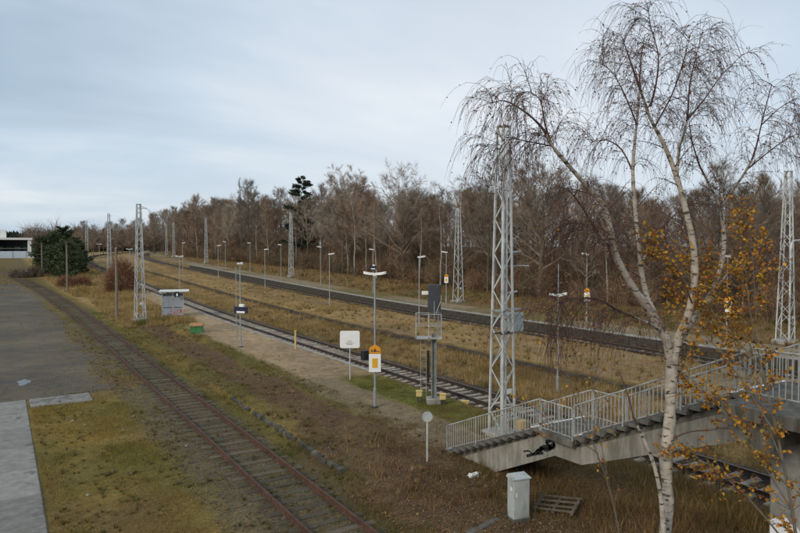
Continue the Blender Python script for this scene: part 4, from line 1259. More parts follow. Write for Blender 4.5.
# ------------------------------------------------------------------ brush: round bush and undergrowth
def brush_arrays(rg, n, h, spread, w, up=.8):
    """n thin bent stems as triangles round the origin"""
    az = rg.uniform(0, 2 * PI, n); rr = spread * np.sqrt(rg.uniform(0, 1, n))
    base = np.stack([rr * np.cos(az) * .45, rr * np.sin(az) * .45, np.zeros(n)], -1)
    hh = h * rg.uniform(.45, 1.05, n)
    tip = np.stack([rr * np.cos(az) * (1 + .3 * rg.normal(size=n)), rr * np.sin(az) * (1 + .3 * rg.normal(size=n)), hh], -1)
    b = rg.uniform(0, 2 * PI, n)
    s = np.stack([np.cos(b), np.sin(b), 0 * b], -1) * w
    return base, tip, s
def stems_mesh(name, label, spots, mat, cols, seed, kind='stuff', per=26, tw=8, w=.022, name_cat='undergrowth'):
    rg = np.random.default_rng(seed)
    V = []; C = []
    for (x, y, h, sp) in spots:
        z = zz(x, y) - .1
        b, t, s = brush_arrays(rg, per, h, sp, w)
        o = np.array((x, y, z))
        c = np.array(cols[rg.integers(len(cols))]) * rg.uniform(.75, 1.25)
        V.append(np.stack([b + o - s, b + o + s, t + o], 1).reshape(-1, 3)); C.append(np.tile(c, (per * 3, 1)))
        # side twigs
        f = rg.uniform(.25, .95, (per, tw, 1))
        p = b[:, None] + (t - b)[:, None] * f
        d = rg.normal(size=(per, tw, 3)) * (.22 * h) ; d[..., 2] = np.abs(d[..., 2]) * 1.1
        ss = rg.normal(size=(per, tw, 3)) * w * .6
        V.append((np.stack([p - ss, p + ss, p + d], 2) + o).reshape(-1, 3)); C.append(np.tile(c * 1.1, (per * tw * 3, 1)))
    V = np.concatenate(V); C = np.concatenate(C)
    F = np.arange(len(V)).reshape(-1, 3)
    o = link_mesh(name, np_mesh(name, V, F, mat, np.clip(C, .01, .6)))
    return tag(o, label, name_cat, kind=kind)
rg = random.Random(14)
sp = [(rg.uniform(62, 330) if i % 3 else rg.uniform(15, 130), rg.uniform(400, 560), rg.uniform(11, 17), rg.uniform(2.5, 4.5)) for i in range(330)]
stems_mesh('distant_wood', 'brown leafless wood closing the view behind the bend', sp, M_leaf_far, [(.17, .13, .10), (.15, .12, .095), (.19, .135, .10)], 6, per=40, tw=9, w=.11, name_cat='wood')
rg = random.Random(12)
sp = []
for i in range(1500):
    y = rg.uniform(0, 300); x = 61 - min(8, max(0, y - 140) * .09) + bend_main(y) * .9 + abs(rg.gauss(0, 14)) + rg.uniform(-1, 1) * 1.5
    sp.append((x, y, rg.uniform(1.2, 4.5) + (2.5 if x > 68 else 0), rg.uniform(.8, 2.1)))
stems_mesh('undergrowth', 'tangle of brown undergrowth along the edge of the wood', sp, M_leaf_far, [(.16, .11, .07), (.19, .115, .07), (.14, .115, .075), (.21, .14, .08)], 2, per=22, tw=7, w=.03)
def bush(loc, h, rad, label, seed, mat, n=2600, cat='bush'):
    rg = random.Random(seed)
    t = tag(empty('bush', loc), label, cat)
    st = MB(); tw = MB()
    for i in range(26):
        az = rg.uniform(0, 6.28); el = rg.uniform(.35, 1.45)
        d = Vector((math.cos(az) * math.cos(el), math.sin(az) * math.cos(el), math.sin(el)))
        L = h * rg.uniform(.6, .95)
        st.tube([(0, 0, -.1), d * L * .5 + Vector((0, 0, .1)), d * L + Vector((0, 0, .2))], [.05, .03, .01], 4, cap=False)
    for i in range(n):
        az = rg.uniform(0, 6.28); el = math.asin(rg.uniform(.0, 1)); q = rg.uniform(.45, 1) ** .6
        d = Vector((math.cos(az) * math.cos(el) * rad, math.sin(az) * math.cos(el) * rad, math.sin(el) * h * .88 + .2)) * q * rg.uniform(.85, 1.08)
        dd = Vector((d.x / rad + rg.gauss(0, .4), d.y / rad + rg.gauss(0, .4), .5 + rg.gauss(0, .4))).normalized()
        l = rg.uniform(.35, .9); s = dd.orthogonal().normalized(); s = Matrix.Rotation(rg.uniform(0, 6.28), 3, dd) @ s * rg.uniform(.02, .045)
        k = len(tw.v); tw.v += [tuple(d - s), tuple(d + s), tuple(d + dd * l)]; tw.f.append((k, k + 1, k + 2)); tw.m.append(0)
    st.build('stems', M_bark, t); tw.build('twigs', mat, t)
    return t
bush((15.4, 104, zz(15.4, 104)), 5.6, 2.3, 'round brown leafless bush behind the wooden pole', 8, M_bushtwig, 5200)
bush((9.2, 118, zz(9.2, 118)), 2.0, 1.4, 'low brown bush at the foot of the pines', 9, M_bushtwig, 1200)
bush((3.2, 146, zz(3.2, 146)), 1.8, 2.0, 'dark scrub where the rusty siding ends', 19, M_twig, 1800)
bush((5.8, 148, zz(5.8, 148)), 2.2, 1.8, 'dark scrub between siding end and pines', 20, M_twig, 1600)
bush((11.6, 119, zz(11.6, 119)), 1.7, 1.3, 'low scrubby bush in the dry grass before the pines', 10, M_bushtwig, 1000)

# ------------------------------------------------------------------ the big birch by the stairs
BIRCH={
'T': [(10.93, 7.62, -0.01, 0.13), (10.94, 7.66, 1.09, 0.122), (10.92, 7.71, 2.06, 0.115), (10.98, 7.7, 2.84, 0.11), (10.96, 7.74, 3.62, 0.107), (11.04, 7.72, 4.4, 0.104), (11.07, 7.73, 5.09, 0.108), (11.11, 7.73, 5.77, 0.1)] ,
'A': [(11.07, 7.73, 5.34, 0.0765), (10.99, 7.75, 5.88, 0.085), (10.85, 7.79, 6.17, 0.085), (10.54, 7.88, 6.61, 0.0765), (10.12, 7.92, 7.05, 0.068), (9.7, 7.97, 7.65, 0.0595), (9.53, 7.98, 8.24, 0.0527), (9.35, 7.99, 8.57, 0.0467), (8.88, 8.07, 8.99, 0.0382), (8.24, 8.13, 9.53, 0.0298), (8.02, 8.16, 9.83, 0.0238), (7.71, 8.25, 10.09, 0.017), (7.34, 8.37, 10.27, 0.0119), (7.05, 8.42, 10.2, 0.0059)] ,
'A1': [(8.24, 8.13, 9.53, 0.0187), (8.2, 8.29, 9.94, 0.0153), (8.2, 8.42, 10.4, 0.0102), (8.08, 8.62, 10.57, 0.0068), (7.89, 8.73, 10.46, 0.0043)] ,
'A2': [(8.21, 8.15, 9.55, 0.0136), (7.76, 8.2, 9.59, 0.0102), (7.4, 8.31, 9.62, 0.0059), (7.16, 8.33, 9.42, 0.0034)] ,
'A3': [(9.65, 8.01, 7.76, 0.0298), (9.28, 8.02, 8.06, 0.0255), (8.94, 8.0, 8.38, 0.0187), (8.66, 7.95, 8.61, 0.0119), (8.45, 7.97, 8.78, 0.0059)] ,
'A4': [(9.71, 7.96, 7.62, 0.0255), (9.75, 8.3, 7.92, 0.0221), (9.78, 8.65, 8.15, 0.017), (9.81, 8.99, 8.26, 0.0119), (9.66, 9.32, 8.25, 0.0059)] ,
'B': [(10.91, 7.87, 6.24, 0.0595), (11.01, 8.18, 6.64, 0.0553), (11.07, 8.4, 7.11, 0.051), (11.11, 8.51, 7.6, 0.0467), (11.14, 8.64, 8.4, 0.0425), (11.18, 8.76, 9.32, 0.0365), (11.34, 8.82, 10.23, 0.0289), (11.4, 8.8, 10.9, 0.0221), (11.53, 8.87, 11.66, 0.0136), (11.62, 8.84, 12.25, 0.0068)] ,
'B1': [(11.18, 8.76, 9.34, 0.0213), (11.16, 9.03, 9.83, 0.017), (11.04, 9.35, 10.07, 0.0119), (10.83, 9.6, 10.02, 0.0068)] ,
'B2': [(11.36, 8.81, 10.33, 0.0187), (10.99, 8.83, 10.91, 0.0136), (10.6, 8.84, 11.33, 0.0093), (10.29, 8.93, 11.51, 0.0051)] ,
'B3': [(11.07, 8.41, 7.48, 0.0255), (11.41, 8.45, 7.92, 0.0213), (11.8, 8.45, 8.24, 0.0161), (12.11, 8.39, 8.48, 0.0085), (12.45, 8.3, 8.67, 0.0043)] ,
'C': [(11.09, 7.72, 5.34, 0.0765), (11.16, 7.65, 5.97, 0.0808), (11.19, 7.47, 6.44, 0.0765), (11.21, 7.36, 7.12, 0.068), (11.13, 7.32, 7.71, 0.0595), (10.94, 7.34, 8.34, 0.0527), (10.7, 7.4, 9.06, 0.0459), (10.42, 7.48, 9.66, 0.0374), (10.12, 7.57, 10.14, 0.0289), (9.9, 7.6, 10.59, 0.0213), (9.66, 7.66, 11.14, 0.0136), (9.54, 7.74, 11.54, 0.0068)] ,
'C1': [(10.09, 7.59, 10.21, 0.0221), (10.13, 7.46, 10.72, 0.017), (10.09, 7.39, 11.23, 0.0119), (9.99, 7.47, 11.7, 0.0076), (9.86, 7.45, 12.07, 0.0043)] ,
'C2': [(10.7, 7.4, 9.14, 0.0306), (10.92, 7.52, 9.65, 0.0255), (11.24, 7.58, 10.18, 0.0204), (11.48, 7.69, 10.96, 0.0136), (11.72, 7.69, 11.66, 0.0076), (11.92, 7.7, 12.09, 0.0043)] ,
'C3': [(11.24, 7.58, 10.22, 0.0187), (11.71, 7.54, 10.65, 0.0145), (12.11, 7.42, 11.17, 0.0093), (12.57, 7.27, 11.61, 0.0051)] ,
'C4': [(10.19, 7.52, 9.98, 0.017), (10.2, 7.18, 10.49, 0.0136), (10.21, 6.96, 11.05, 0.0093), (10.21, 6.85, 11.46, 0.0051)] ,
'D': [(11.11, 7.72, 5.46, 0.0595), (11.29, 7.74, 5.85, 0.0663), (11.8, 7.79, 6.27, 0.068), (12.37, 7.8, 6.69, 0.0595), (12.87, 7.86, 7.3, 0.051), (13.15, 7.95, 7.93, 0.0442), (13.2, 8.06, 8.62, 0.0391)] ,
'D1': [(13.2, 8.06, 8.62, 0.0289), (12.88, 8.17, 9.17, 0.0238), (12.61, 8.23, 9.59, 0.0187), (12.4, 8.27, 10.16, 0.0119), (12.27, 8.25, 10.65, 0.0059)] ,
'D2': [(13.2, 8.06, 8.62, 0.0289), (13.19, 7.84, 8.93, 0.0255), (13.29, 7.46, 9.59, 0.0204), (13.29, 7.25, 10.42, 0.0136), (13.36, 7.12, 11.09, 0.0076)] ,
'D3': [(13.26, 7.58, 9.37, 0.017), (13.41, 7.26, 9.68, 0.0136), (13.67, 7.0, 9.97, 0.0093), (13.87, 6.76, 10.12, 0.0051)] ,
'D4': [(13.27, 7.26, 10.28, 0.0119), (13.69, 7.12, 10.65, 0.0085), (14.1, 7.0, 10.88, 0.0051)] ,
'D5': [(12.53, 7.82, 6.85, 0.0255), (12.7, 7.5, 7.31, 0.0204), (12.95, 7.24, 7.62, 0.0153), (13.25, 6.94, 7.76, 0.0085)] ,
'E': [(10.85, 7.79, 6.14, 0.034), (10.43, 7.7, 6.31, 0.0306), (9.89, 7.69, 6.49, 0.0263), (9.37, 7.67, 6.67, 0.0229), (9.0, 7.67, 6.83, 0.0204), (8.64, 7.67, 6.9, 0.017), (8.25, 7.67, 6.9, 0.0119), (7.94, 7.74, 6.82, 0.0068), (7.68, 7.78, 6.68, 0.0034)] ,
'F': [(11.17, 7.37, 6.71, 0.0187), (10.96, 7.4, 7.08, 0.0136), (10.71, 7.45, 7.46, 0.0068)] ,
'G': [(11.02, 7.72, 4.01, 0.017), (11.1, 7.33, 4.26, 0.0136), (11.17, 6.93, 4.38, 0.0102), (11.34, 6.59, 4.53, 0.0059)] ,
'S': [(10.64, 7.53, 2.2, 0.051), (10.53, 7.51, 2.91, 0.0467), (10.35, 7.54, 3.64, 0.0382), (10.1, 7.6, 4.2, 0.0298), (9.86, 7.64, 4.63, 0.0213), (9.77, 7.71, 5.06, 0.0127), (9.63, 7.82, 5.52, 0.0068)] ,
}
bt = tag(empty('birch_tree', BIRCH['T'][0][:3]), 'big forked birch with white bark and drooping twigs in front of the stairs', 'birch')
bo = Vector(BIRCH['T'][0][:3])
def smooth_poly(v, k=3):
    """Catmull-Rom through (x,y,z,r)"""
    a = [np.array(p) for p in v]; out = []
    for i in range(len(a) - 1):
        p0 = a[max(i - 1, 0)]; p1 = a[i]; p2 = a[i + 1]; p3 = a[min(i + 2, len(a) - 1)]
        for j in range(k):
            t = j / k
            out.append(.5 * ((2 * p1) + (p2 - p0) * t + (2 * p0 - 5 * p1 + 4 * p2 - p3) * t * t + (3 * p1 - p0 - 3 * p2 + p3) * t ** 3))
    out.append(a[-1]); return out
rg = random.Random(77)
white = MB(); thin = MB(); TWV = []; LV = []; LC = []
hang_src = []
LEAFC = [(.30, .13, .05), (.22, .09, .05), (.16, .07, .045), (.36, .19, .05), (.13, .06, .045)]
def leaf(p, size, cols, store=None):
    d = Vector((rg.gauss(0, 1), rg.gauss(0, 1), rg.gauss(-.5, .7))).normalized()
    s = d.orthogonal().normalized(); s = Matrix.Rotation(rg.uniform(0, 6.28), 3, d) @ s
    l = size * rg.uniform(.7, 1.3)
    b = d.cross(s) * (l * .14)
    q = [p, p + d * l * .5 + s * l * .36 + b, p + d * l, p + d * l * .5 - s * l * .36 + b]
    LV.extend([tuple(x - bo) for x in q])
    c = cols[rg.randrange(len(cols))]; k = rg.uniform(.75, 1.25)
    LC.extend([(c[0] * k, c[1] * k, c[2] * k)] * 4)
def twig(p, d, L, droop, w, leaves, size=.036, cols=LEAFC):
    """hanging twig: thin 3-sided bent strip"""
    n = 5; q = Vector(p); d = Vector(d).normalized(); pts = [q.copy()]
    for i in range(n):
        d = (d + Vector((rg.gauss(0, .08), rg.gauss(0, .08), -droop))).normalized()
        q = q + d * (L / n); pts.append(q.copy())
    thin.tube([x - bo for x in pts], [w * (1 - .7 * i / n) for i in range(n + 1)], 3, cap=False)
    for i in range(leaves):
        t = rg.uniform(.2, 1) * n; j = min(int(t), n - 1)
        leaf(pts[j].lerp(pts[j + 1], t - j), size, cols)
    return pts
for name, v in BIRCH.items():
    pl = smooth_poly(v, 3)
    pts = [Vector(p[:3]) - bo for p in pl]; rad = [max(p[3], .004) for p in pl]
    # slight knobbliness
    rad = [r_ * (1 + .07 * rg.gauss(0, 1)) for r_ in rad]
    if name == 'T':
        tm = MB(); tm.tube([pts[0] + Vector((0, 0, -.4))] + pts, [rad[0] * 1.5] + [rad[0] * 1.25, rad[1] * 1.08] + rad[2:-1] + [rad[-1] * .8], 14, cap=False); tm.build('trunk', M_birch, bt, smooth=True)
        continue
    cut = next((i for i, r_ in enumerate(rad) if r_ < .022), len(rad))
    if cut > 2:
        white.tube(pts[:cut + 1], rad[:cut + 1], 9, cap=False)
    if cut < len(rad):
        thin.tube(pts[max(cut - 1, 0):], rad[max(cut - 1, 0):], 5, cap=False)
    # side branches, more towards the tips
    top = name not in ('F', 'G', 'S', 'T')
    for i in range(len(pl) - 1):
        r_ = pl[i][3]
        if r_ > .06 or not top: continue
        P_ = Vector(pl[i][:3]); D_ = (Vector(pl[i + 1][:3]) - P_); seg = D_.length; D_.normalize()
        nb = (1 if rg.random() < .5 else 0) if r_ > .03 else 2 if r_ > .014 else 3
        for j in range(nb):
            o = D_.orthogonal().normalized(); o = Matrix.Rotation(rg.uniform(0, 6.28), 3, D_) @ o
            nd = (D_ * .55 + o * .9 + Vector((0, 0, .35))).normalized()
            p0 = P_ + D_ * seg * rg.random()
            L = rg.uniform(.22, .75) * (1.0 if r_ < .03 else 1.25)
            sub = twig(p0, nd, L, .10, max(.006, r_ * .28), 1)
            for q in range(rg.randint(4, 8)):
                t = rg.uniform(.2, 1) * 5; m = min(int(t), 4)
                pp = sub[m].lerp(sub[m + 1], t - m)
                dd = (sub[m + 1] - sub[m]).normalized() + Vector((rg.gauss(0, .5), rg.gauss(0, .5), rg.gauss(.05, .3)))
                hang = rg.random() < .8
                s2 = twig(pp, dd, rg.uniform(.3, 1.2 if hang else .4), .55 if hang else .08, .0038, rg.randint(0, 2))
                if rg.random() < .6:
                    m = rg.randrange(1, 4)
                    twig(s2[m], (s2[m + 1] - s2[m]).normalized() + Vector((rg.gauss(0, .5), rg.gauss(0, .5), 0)), rg.uniform(.2, .55), .3, .0028, rg.randint(0, 2))
# curtains hanging from the low left limb
for key in ('E', 'A4', 'A3'):
    pl = smooth_poly(BIRCH[key], 4)
    for p in pl[6:]:
        for j in range(2):
            s2 = twig(Vector(p[:3]), (rg.gauss(0, .5), rg.gauss(0, .5), rg.uniform(-.2, .4)), rg.uniform(.7, 1.9), .6, .0034, rg.randint(2, 5), .05, LEAFC + [(.45, .24, .04)])
            twig(s2[2], (rg.gauss(0, .4), rg.gauss(0, .4), -.4), rg.uniform(.3, .8), .4, .0034, 3)
white.build('limbs', M_birch, bt, smooth=True)
thin.build('twigs', M_btwig, bt)
LVa = np.array(LV); link_mesh('leaves', np_mesh('leaves', LVa, np.arange(len(LVa)).reshape(-1, 4), M_leaf, np.array(LC)), bt)

# ------------------------------------------------------------------ young tree with orange leaves reaching in from the right
OR = [(.58, .26, .03), (.60, .33, .045), (.45, .17, .025), (.50, .29, .03), (.26, .10, .03), (.30, .21, .04), (.20, .08, .03)]
def leafy(loc, label, limbs, nsub, nleaf, size, cols, name='young_tree'):
    global LV, LC, thin, bo
    LV = []; LC = []; thin = MB(); bo = Vector(loc)
    t = tag(empty(name, loc), label, 'tree')
    wood = MB()
    for v in limbs:
        pl = smooth_poly([tuple(p) for p in v], 4)
        wood.tube([Vector(p[:3]) for p in pl], [max(.004, p[3] * .55) for p in pl], 6, cap=False)
        k = len(pl)
        for i in range(k // 3, k - 1):
            P_ = bo + Vector(pl[i][:3]); D_ = (bo + Vector(pl[i + 1][:3]) - P_).normalized()
            for j in range(nsub):
                o = D_.orthogonal().normalized(); o = Matrix.Rotation(rg.uniform(0, 6.28), 3, D_) @ o
                s2 = twig(P_, D_ * .6 + o * .8 + Vector((0, 0, .1)), rg.uniform(.3, .9), .07, .006, nleaf, size, cols)
                twig(s2[2], D_ + o * rg.uniform(-1, 1) + Vector((rg.gauss(0, .4), rg.gauss(0, .4), .1)), rg.uniform(.2, .6), .1, .004, nleaf, size, cols)
    wood.build('stem', M_bark, t); thin.build('twigs', M_bark, t)
    a = np.array(LV); link_mesh('leaves', np_mesh('leaves', a, np.arange(len(a)).reshape(-1, 4), M_leaf, np.array(LC)), t)
    return t
leafy((11.7, 5.4, 0), 'young tree with sparse orange autumn leaves in front of the stairs at the right', [
    [(0, 0, -.1, .07), (-.05, .1, 1.5, .06), (-.1, .3, 3.2, .05), (-.2, .6, 4.8, .035), (-.2, 1.0, 6.4, .018), (-.1, 1.2, 7.4, .006)],
    [(-.08, .2, 2.4, .035), (-.3, .9, 3.2, .026), (-.5, 1.6, 3.7, .016), (-.7, 2.2, 3.9, .006)],
    [(-.1, .3, 3.2, .035), (-.2, 1.0, 4.2, .026), (-.3, 1.8, 5.0, .016), (-.35, 2.4, 5.4, .006)],
    [(-.15, .4, 3.9, .03), (.3, 1.2, 5.0, .02), (.6, 1.8, 5.9, .012), (.7, 2.2, 6.5, .005)],
    [(-.18, .5, 4.4, .03), (-.3, 1.3, 5.6, .02), (-.4, 2.0, 6.3, .012), (-.45, 2.5, 6.8, .005)],
    [(-.2, .7, 5.2, .025), (.1, 1.4, 6.4, .016), (.2, 1.9, 7.1, .009), (.25, 2.2, 7.5, .004)],
    [(-.2, .8, 5.6, .02), (-.5, 1.6, 6.6, .014), (-.7, 2.3, 7.4, .008), (-.8, 2.7, 7.9, .004)],
    [(-.2, .9, 6.0, .02), (.4, 1.3, 7.0, .014), (.8, 1.6, 7.9, .008), (.9, 1.8, 8.4, .004)],
], 4, 9, .072, OR)
leafy((10.3, 8.6, 0), 'thin sapling with a few orange leaves leaning left of the big birch', [
    [(.3, -.3, -.1, .05), (.25, -.2, 1.5, .045), (.1, .0, 2.8, .035), (-.2, .25, 3.9, .022), (-.5, .5, 4.9, .012), (-.6, .6, 5.6, .005)],
    [(.05, .05, 3.0, .02), (.3, .4, 3.6, .014), (.5, .7, 4.3, .008), (.55, .9, 4.9, .004)],
    [(-.1, .15, 3.6, .018), (-.6, .5, 4.0, .012), (-1.0, .9, 4.4, .007), (-1.3, 1.2, 4.7, .004)],
], 1, 3, .075, OR, 'sapling')
# ------------------------------------------------------------------ grass, weeds, stones, fallen leaves (stuff)
def blades(name, label, boxes, cat='grass'):
    """boxes: (x0,x1,y0,y1,count,h0,h1,width,colours,density fn or None)"""
    rg = np.random.default_rng(len(name) * 7 + 1)
    VV = []; CC = []
    for (x0, x1, y0, y1, n, h0, h1, w, cols, fn) in boxes:
        u = rg.uniform(0, 1, n) ** 1.35            # a little denser nearby
        Y = y0 + (y1 - y0) * u; X = rg.uniform(x0, x1, n) + bend_main_np(Y) * (x0 > 18)
        cl = fbm(X * .8, Y * .8, 51); keep = rg.uniform(0, 1, n) < np.clip(.55 + .9 * cl, .03, 1)
        if fn is not None: keep &= rg.uniform(0, 1, n) < fn(X, Y)
        X = X[keep]; Y = Y[keep]; cl = cl[keep]; k = len(X)
        Z = zf(X, Y) - .01
        h = rg.uniform(h0, h1, k) * np.clip(.75 + .7 * cl, .35, 1.5)
        a = rg.uniform(0, 2 * PI, k); ln = rg.uniform(.1, .75, k) * h; b = rg.uniform(0, 2 * PI, k)
        base = np.stack([X, Y, Z], -1)
        s = np.stack([np.cos(a), np.sin(a), 0 * a], -1) * (w * rg.uniform(.5, 1.2, k))[:, None] * .5
        tip = base + np.stack([np.cos(b) * ln, np.sin(b) * ln, h], -1)
        VV.append(np.stack([base - s, base + s, tip], 1).reshape(-1, 3))
        cols = np.array(cols)
        big = fbm(X * .3, Y * .3, 61)
        ci = np.clip(((big * .9 + .5) * len(cols) + rg.normal(0, .8, k)).astype(int), 0, len(cols) - 1)
        c = cols[ci] * rg.uniform(.7, 1.3, k)[:, None]
        CC.append(np.repeat(c, 3, axis=0))
    V = np.concatenate(VV); C = np.clip(np.concatenate(CC) * (1.06, 1.01, .86), .01, .7)
    o = link_mesh(name, np_mesh(name, V, np.arange(len(V)).reshape(-1, 3), M_blade, C))
    return tag(o, label, cat, kind='stuff')
G1 = [(.14, .13, .036), (.19, .165, .045), (.25, .195, .06), (.31, .22, .075), (.24, .155, .065)]
G2 = [(.09, .105, .03), (.12, .12, .035), (.16, .135, .05), (.16, .11, .06)]
G3 = [(.24, .175, .085), (.33, .24, .12), (.39, .29, .15), (.31, .21, .10), (.20, .16, .065)]
G4 = [(.21, .13, .065), (.28, .18, .085), (.34, .235, .12), (.17, .105, .055)]
DKB = [(.15, .115, .05), (.18, .13, .06), (.12, .10, .04)]
S_ = lambda X, Y: X - bend_near_np(Y)
blades('short_grass', 'short yellow-green grass of the verge left of the siding', [
    (1.1, 6.9, 13, 37, 130000, .03, .14, .018, G1, lambda X, Y: 1 - .85 * sst(X, 4.6, 5.4)),
    (1.5, 7.2, 37.5, 95, 60000, .03, .14, .03, G1, lambda X, Y: np.clip((S_(X, Y) > -2.4) * .55 + .5 * sst(X + 1.2 * fbm(X * .5, Y * .5, 77), 3.2, 5.2), 0, 1)),
    (6.3, 9.0, 12, 80, 26000, .03, .10, .016, G2, lambda X, Y: .55 + 0 * X),
    (8.7, 10.0, 14, 80, 26000, .06, .22, .018, G2, None),
    (-30, 5, 118, 190, 12000, .15, .4, .07, DKB, None)])
blades('verge_grass', 'patchy green grass on the churned strip before the platform', [
    (9.9, 11.4, 22, 66, 22000, .04, .15, .02, G2, lambda X, Y: .35 + .5 * sst(Y, 28, 34)),
    (11.2, 13.6, 18, 66, 9000, .04, .16, .02, G4, lambda X, Y: .35 + 0 * X),
    (13.4, 14.8, 22, 58, 20000, .04, .14, .02, G2, None),
    (16.3, 18.8, 20, 33, 30000, .04, .14, .018, G2, None),
    (13.4, 16.0, 17, 23, 5000, .04, .2, .02, G2, None),
    (14.6, 18.8, 33, 70, 4000, .03, .1, .02, G1, lambda X, Y: .35 + 0 * X)])
blades('dry_grass', 'tall straw-coloured dry grass between the railway lines', [
    (22.4, 28.4, 8, 60, 60000, .15, .5, .028, G3 + G4[:2], None),
    (22.4, 28.4, 55, 160, 34000, .2, .5, .05, G3, None),
    (29.0, 37.6, 12, 70, 46000, .08, .32, .032, G3, None),
    (29.0, 37.6, 65, 190, 34000, .12, .35, .06, G3, None),
    (9.8, 16.5, 64, 110, 30000, .25, .7, .045, G3 + G2[:1], lambda X, Y: (S_(X, Y) > 2.2) * 1.0),
    (7.5, 19.5, 100, 230, 36000, .35, .9, .08, G3, lambda X, Y: (S_(X, Y) > 2.6) * 1.0),
    (46.8, 62, 10, 90, 46000, .15, .55, .055, G4 + G2[:2] + G4, None),
    (46.8, 62, 85, 220, 30000, .2, .6, .09, G4 + G3, None)])
blades('dead_weeds', 'tangled brown dead weeds below the stairs and round the birch', [
    (9.3, 19.0, 6, 17.5, 46000, .10, .55, .016, G4 + DKB, lambda X, Y: np.clip(sst(X, 11.0, 14.0) + .12 + .6 * (1 - sst(Y, 9, 12)), 0, 1)),
    (10.5, 13.0, 15, 22, 9000, .1, .55, .016, G4 + [(.09, .06, .04)], lambda X, Y: .55 + 0 * X),
    (17.0, 19.0, 8, 20, 9000, .15, .6, .018, G3, None)], 'weeds')
def tufts(name, label, boxes, cat='weeds'):
    """separate clumps: blades fanning out of one root"""
    rg = np.random.default_rng(91); VV = []; CC = []
    for (x0, x1, y0, y1, n, per, h0, h1, w, cols) in boxes:
        X = rg.uniform(x0, x1, n); Y = y0 + (y1 - y0) * rg.uniform(0, 1, n) ** 1.4
        k = fbm(X * .45, Y * .45, 81) > -.12; X = X[k]; Y = Y[k]; n = len(X)
        H_ = rg.uniform(h0, h1, n); base = np.stack([X, Y, zf(X, Y) - .01], -1)
        a = rg.uniform(0, 6.28, (n, per)); ln = rg.uniform(.15, 1.0, (n, per)) * H_[:, None]
        h = H_[:, None] * rg.uniform(.4, 1.0, (n, per))
        b = base[:, None] + np.stack([np.cos(a), np.sin(a), 0 * a], -1) * (.25 * H_)[:, None, None] * rg.uniform(0, 1, (n, per, 1))
        tip = b + np.stack([np.cos(a) * ln * .8, np.sin(a) * ln * .8, h], -1)
        s = np.stack([-np.sin(a), np.cos(a), 0 * a], -1) * w
        VV.append(np.stack([b - s, b + s, tip], 2).reshape(-1, 3))
        c = np.array(cols)[rg.integers(0, len(cols), n)] * rg.uniform(.65, 1.25, n)[:, None]
        c = c[:, None] * rg.uniform(.8, 1.2, (n, per, 1))
        CC.append(np.repeat(c.reshape(-1, 3), 3, axis=0))
    V = np.concatenate(VV)
    o = link_mesh(name, np_mesh(name, V, np.arange(len(V)).reshape(-1, 3), M_blade, np.clip(np.concatenate(CC), .01, .7)))
    return tag(o, label, cat, kind='stuff')
DK = [(.14, .13, .045), (.18, .15, .055), (.22, .16, .07), (.15, .105, .055)]
tufts('grass_tufts', 'separate tufts and weeds dotted over verge, siding and dirt', [
    (1.2, 6.4, 14, 37, 700, 26, .08, .22, .008, DK + G1[:3]),
    (5.0, 10.0, 13, 70, 800, 22, .08, .24, .009, DK + G2),
    (9.9, 14.6, 14, 66, 900, 24, .08, .3, .010, DK + G4),
    (14.4, 19.0, 22, 80, 110, 18, .05, .16, .010, G1),
    (22.4, 28.4, 10, 80, 700, 24, .3, .7, .016, G4 + G3),
    (29, 37.5, 14, 110, 600, 22, .25, .5, .02, G1[1:] + G3),
    (47, 61, 18, 150, 800, 22, .3, .8, .03, G2 + G4),
    (37.8, 41.6, 14, 90, 260, 16, .1, .3, .02, DK)])
def stones(name, label, boxes, cat='stones'):
    rg = np.random.default_rng(11)
    oc = np.array([(1, 0, 0), (0, 1, 0), (-1, 0, 0), (0, -1, 0), (0, 0, 1), (0, 0, -1)], float)
    fc = np.array([(0, 1, 4), (1, 2, 4), (2, 3, 4), (3, 0, 4), (1, 0, 5), (2, 1, 5), (3, 2, 5), (0, 3, 5)])
    VV = []; CC = []; FF = []; q = 0
    for (x0, x1, y0, y1, n, s0, s1, cols, near) in boxes:
        Y = y0 + (y1 - y0) * rg.uniform(0, 1, n) ** 1.4; X = rg.uniform(x0, x1, n)
        X = X + (bend_near_np(Y) - 7.65 if near else bend_main_np(Y))
        Z = zf(X, Y); s = rg.uniform(s0, s1, n)
        v = oc[None] * s[:, None, None] * rg.uniform(.6, 1.3, (n, 6, 1))
        v[..., 2] *= .7
        v += np.stack([X, Y, Z + s * .2], -1)[:, None]
        VV.append(v.reshape(-1, 3)); FF.append((fc[None] + (np.arange(n) * 6)[:, None, None] + q).reshape(-1, 3)); q += n * 6
        c = np.array(cols)[rg.integers(0, len(cols), n)] * rg.uniform(.6, 1.4, n)[:, None]
        CC.append(np.repeat(c, 6, axis=0))
    o = link_mesh(name, np_mesh(name, np.concatenate(VV), np.concatenate(FF), M_peb, np.clip(np.concatenate(CC), .01, .7)))
    return tag(o, label, cat, kind='stuff')
BC = [(.10, .085, .072), (.13, .115, .10), (.075, .062, .052), (.16, .14, .12)]
stones('ballast', 'grey-brown track ballast and cinders', [
    (18.9, 22.5, 6, 70, 21000, .02, .045, BC, False),
    (5.0, 9.2, 12, 60, 13000, .015, .04, BC, True),
    (37.8, 41.8, 14, 80, 9000, .04, .075, BC, False),
    (9.9, 14.0, 12, 40, 2500, .015, .05, [(.10, .08, .06), (.16, .13, .10)], False),
    (2.2, 6.0, 37.5, 80, 5000, .015, .045, [(.13, .11, .08), (.18, .15, .11), (.09, .08, .065)], False)])
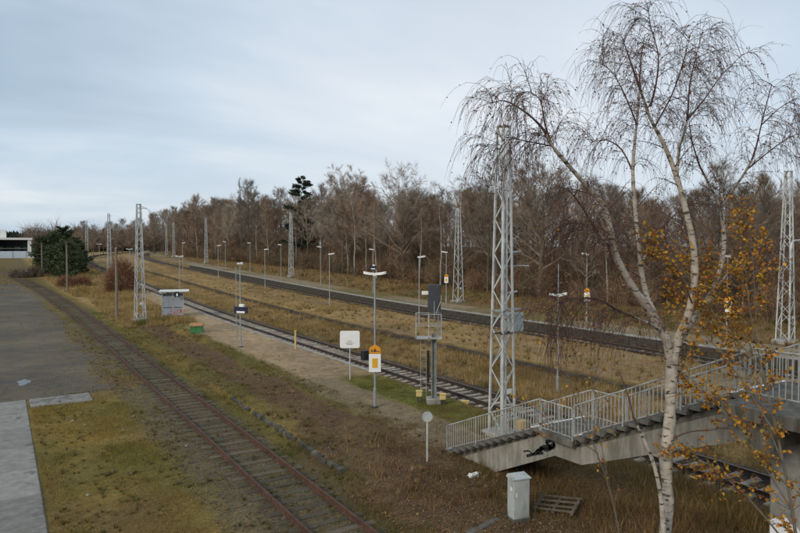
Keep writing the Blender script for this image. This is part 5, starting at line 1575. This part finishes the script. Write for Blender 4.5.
def fallen(name, label, boxes):
    rg = np.random.default_rng(23); VV = []; CC = []
    for (x0, x1, y0, y1, n, s, cols) in boxes:
        X = rg.uniform(x0, x1, n); Y = rg.uniform(y0, y1, n); Z = zf(X, Y) + rg.uniform(.01, .05, n)
        a = rg.uniform(0, 6.28, n); ss = s * rg.uniform(.6, 1.4, n)
        d = np.stack([np.cos(a), np.sin(a), rg.normal(0, .3, n)], -1) * ss[:, None]
        e = np.stack([-np.sin(a), np.cos(a), rg.normal(0, .3, n)], -1) * ss[:, None] * .6
        c = np.stack([X, Y, Z], -1)
        VV.append(np.stack([c - d, c - e, c + d, c + e], 1).reshape(-1, 3))
        CC.append(np.repeat(np.array(cols)[rg.integers(0, len(cols), n)] * rg.uniform(.7, 1.3, n)[:, None], 4, axis=0))
    V = np.concatenate(VV)
    o = link_mesh(name, np_mesh(name, V, np.arange(len(V)).reshape(-1, 4), M_leaf, np.concatenate(CC)))
    tag(o, label, 'leaf litter', kind='stuff')
FC = [(.26, .13, .05), (.18, .09, .045), (.14, .075, .045), (.32, .20, .08), (.22, .15, .09)]
fallen('fallen_leaves', 'brown fallen leaves strewn over dirt, siding and verge', [
    (1.2, 9, 13, 45, 3000, .03, FC), (9, 14.5, 12, 60, 6500, .035, FC), (9, 19, 6, 18, 9000, .035, FC), (14, 19, 18, 60, 1500, .035, FC), (22.5, 28.4, 10, 60, 3000, .04, FC), (47, 60, 20, 120, 2500, .07, FC)])
# a handful of pale stones in the verge
for i, (x, y) in enumerate(((2.6, 31.5), (3.0, 30.6), (2.4, 31.9), (4.3, 29.0), (4.1, 27.6), (3.2, 24.0), (5.0, 31.0), (2.2, 22.0), (5.6, 41.5), (6.0, 25.2))):
    mb = MB().chbox((0, 0, 0), (.10, .07, .06), .02)
    mb.v = [(a + rnd.uniform(-.02, .02), b + rnd.uniform(-.02, .02), c + rnd.uniform(-.015, .015)) for a, b, c in mb.v]
    o = mb.build('pale_stone', M_conc_sl, None, loc=(x, y, zz(x, y) + .05)); o.rotation_euler = (0, 0, rnd.uniform(0, 3))
    tag(o, 'small pale stone lying in the grass of the verge', 'stone', 'pale stones in the verge')
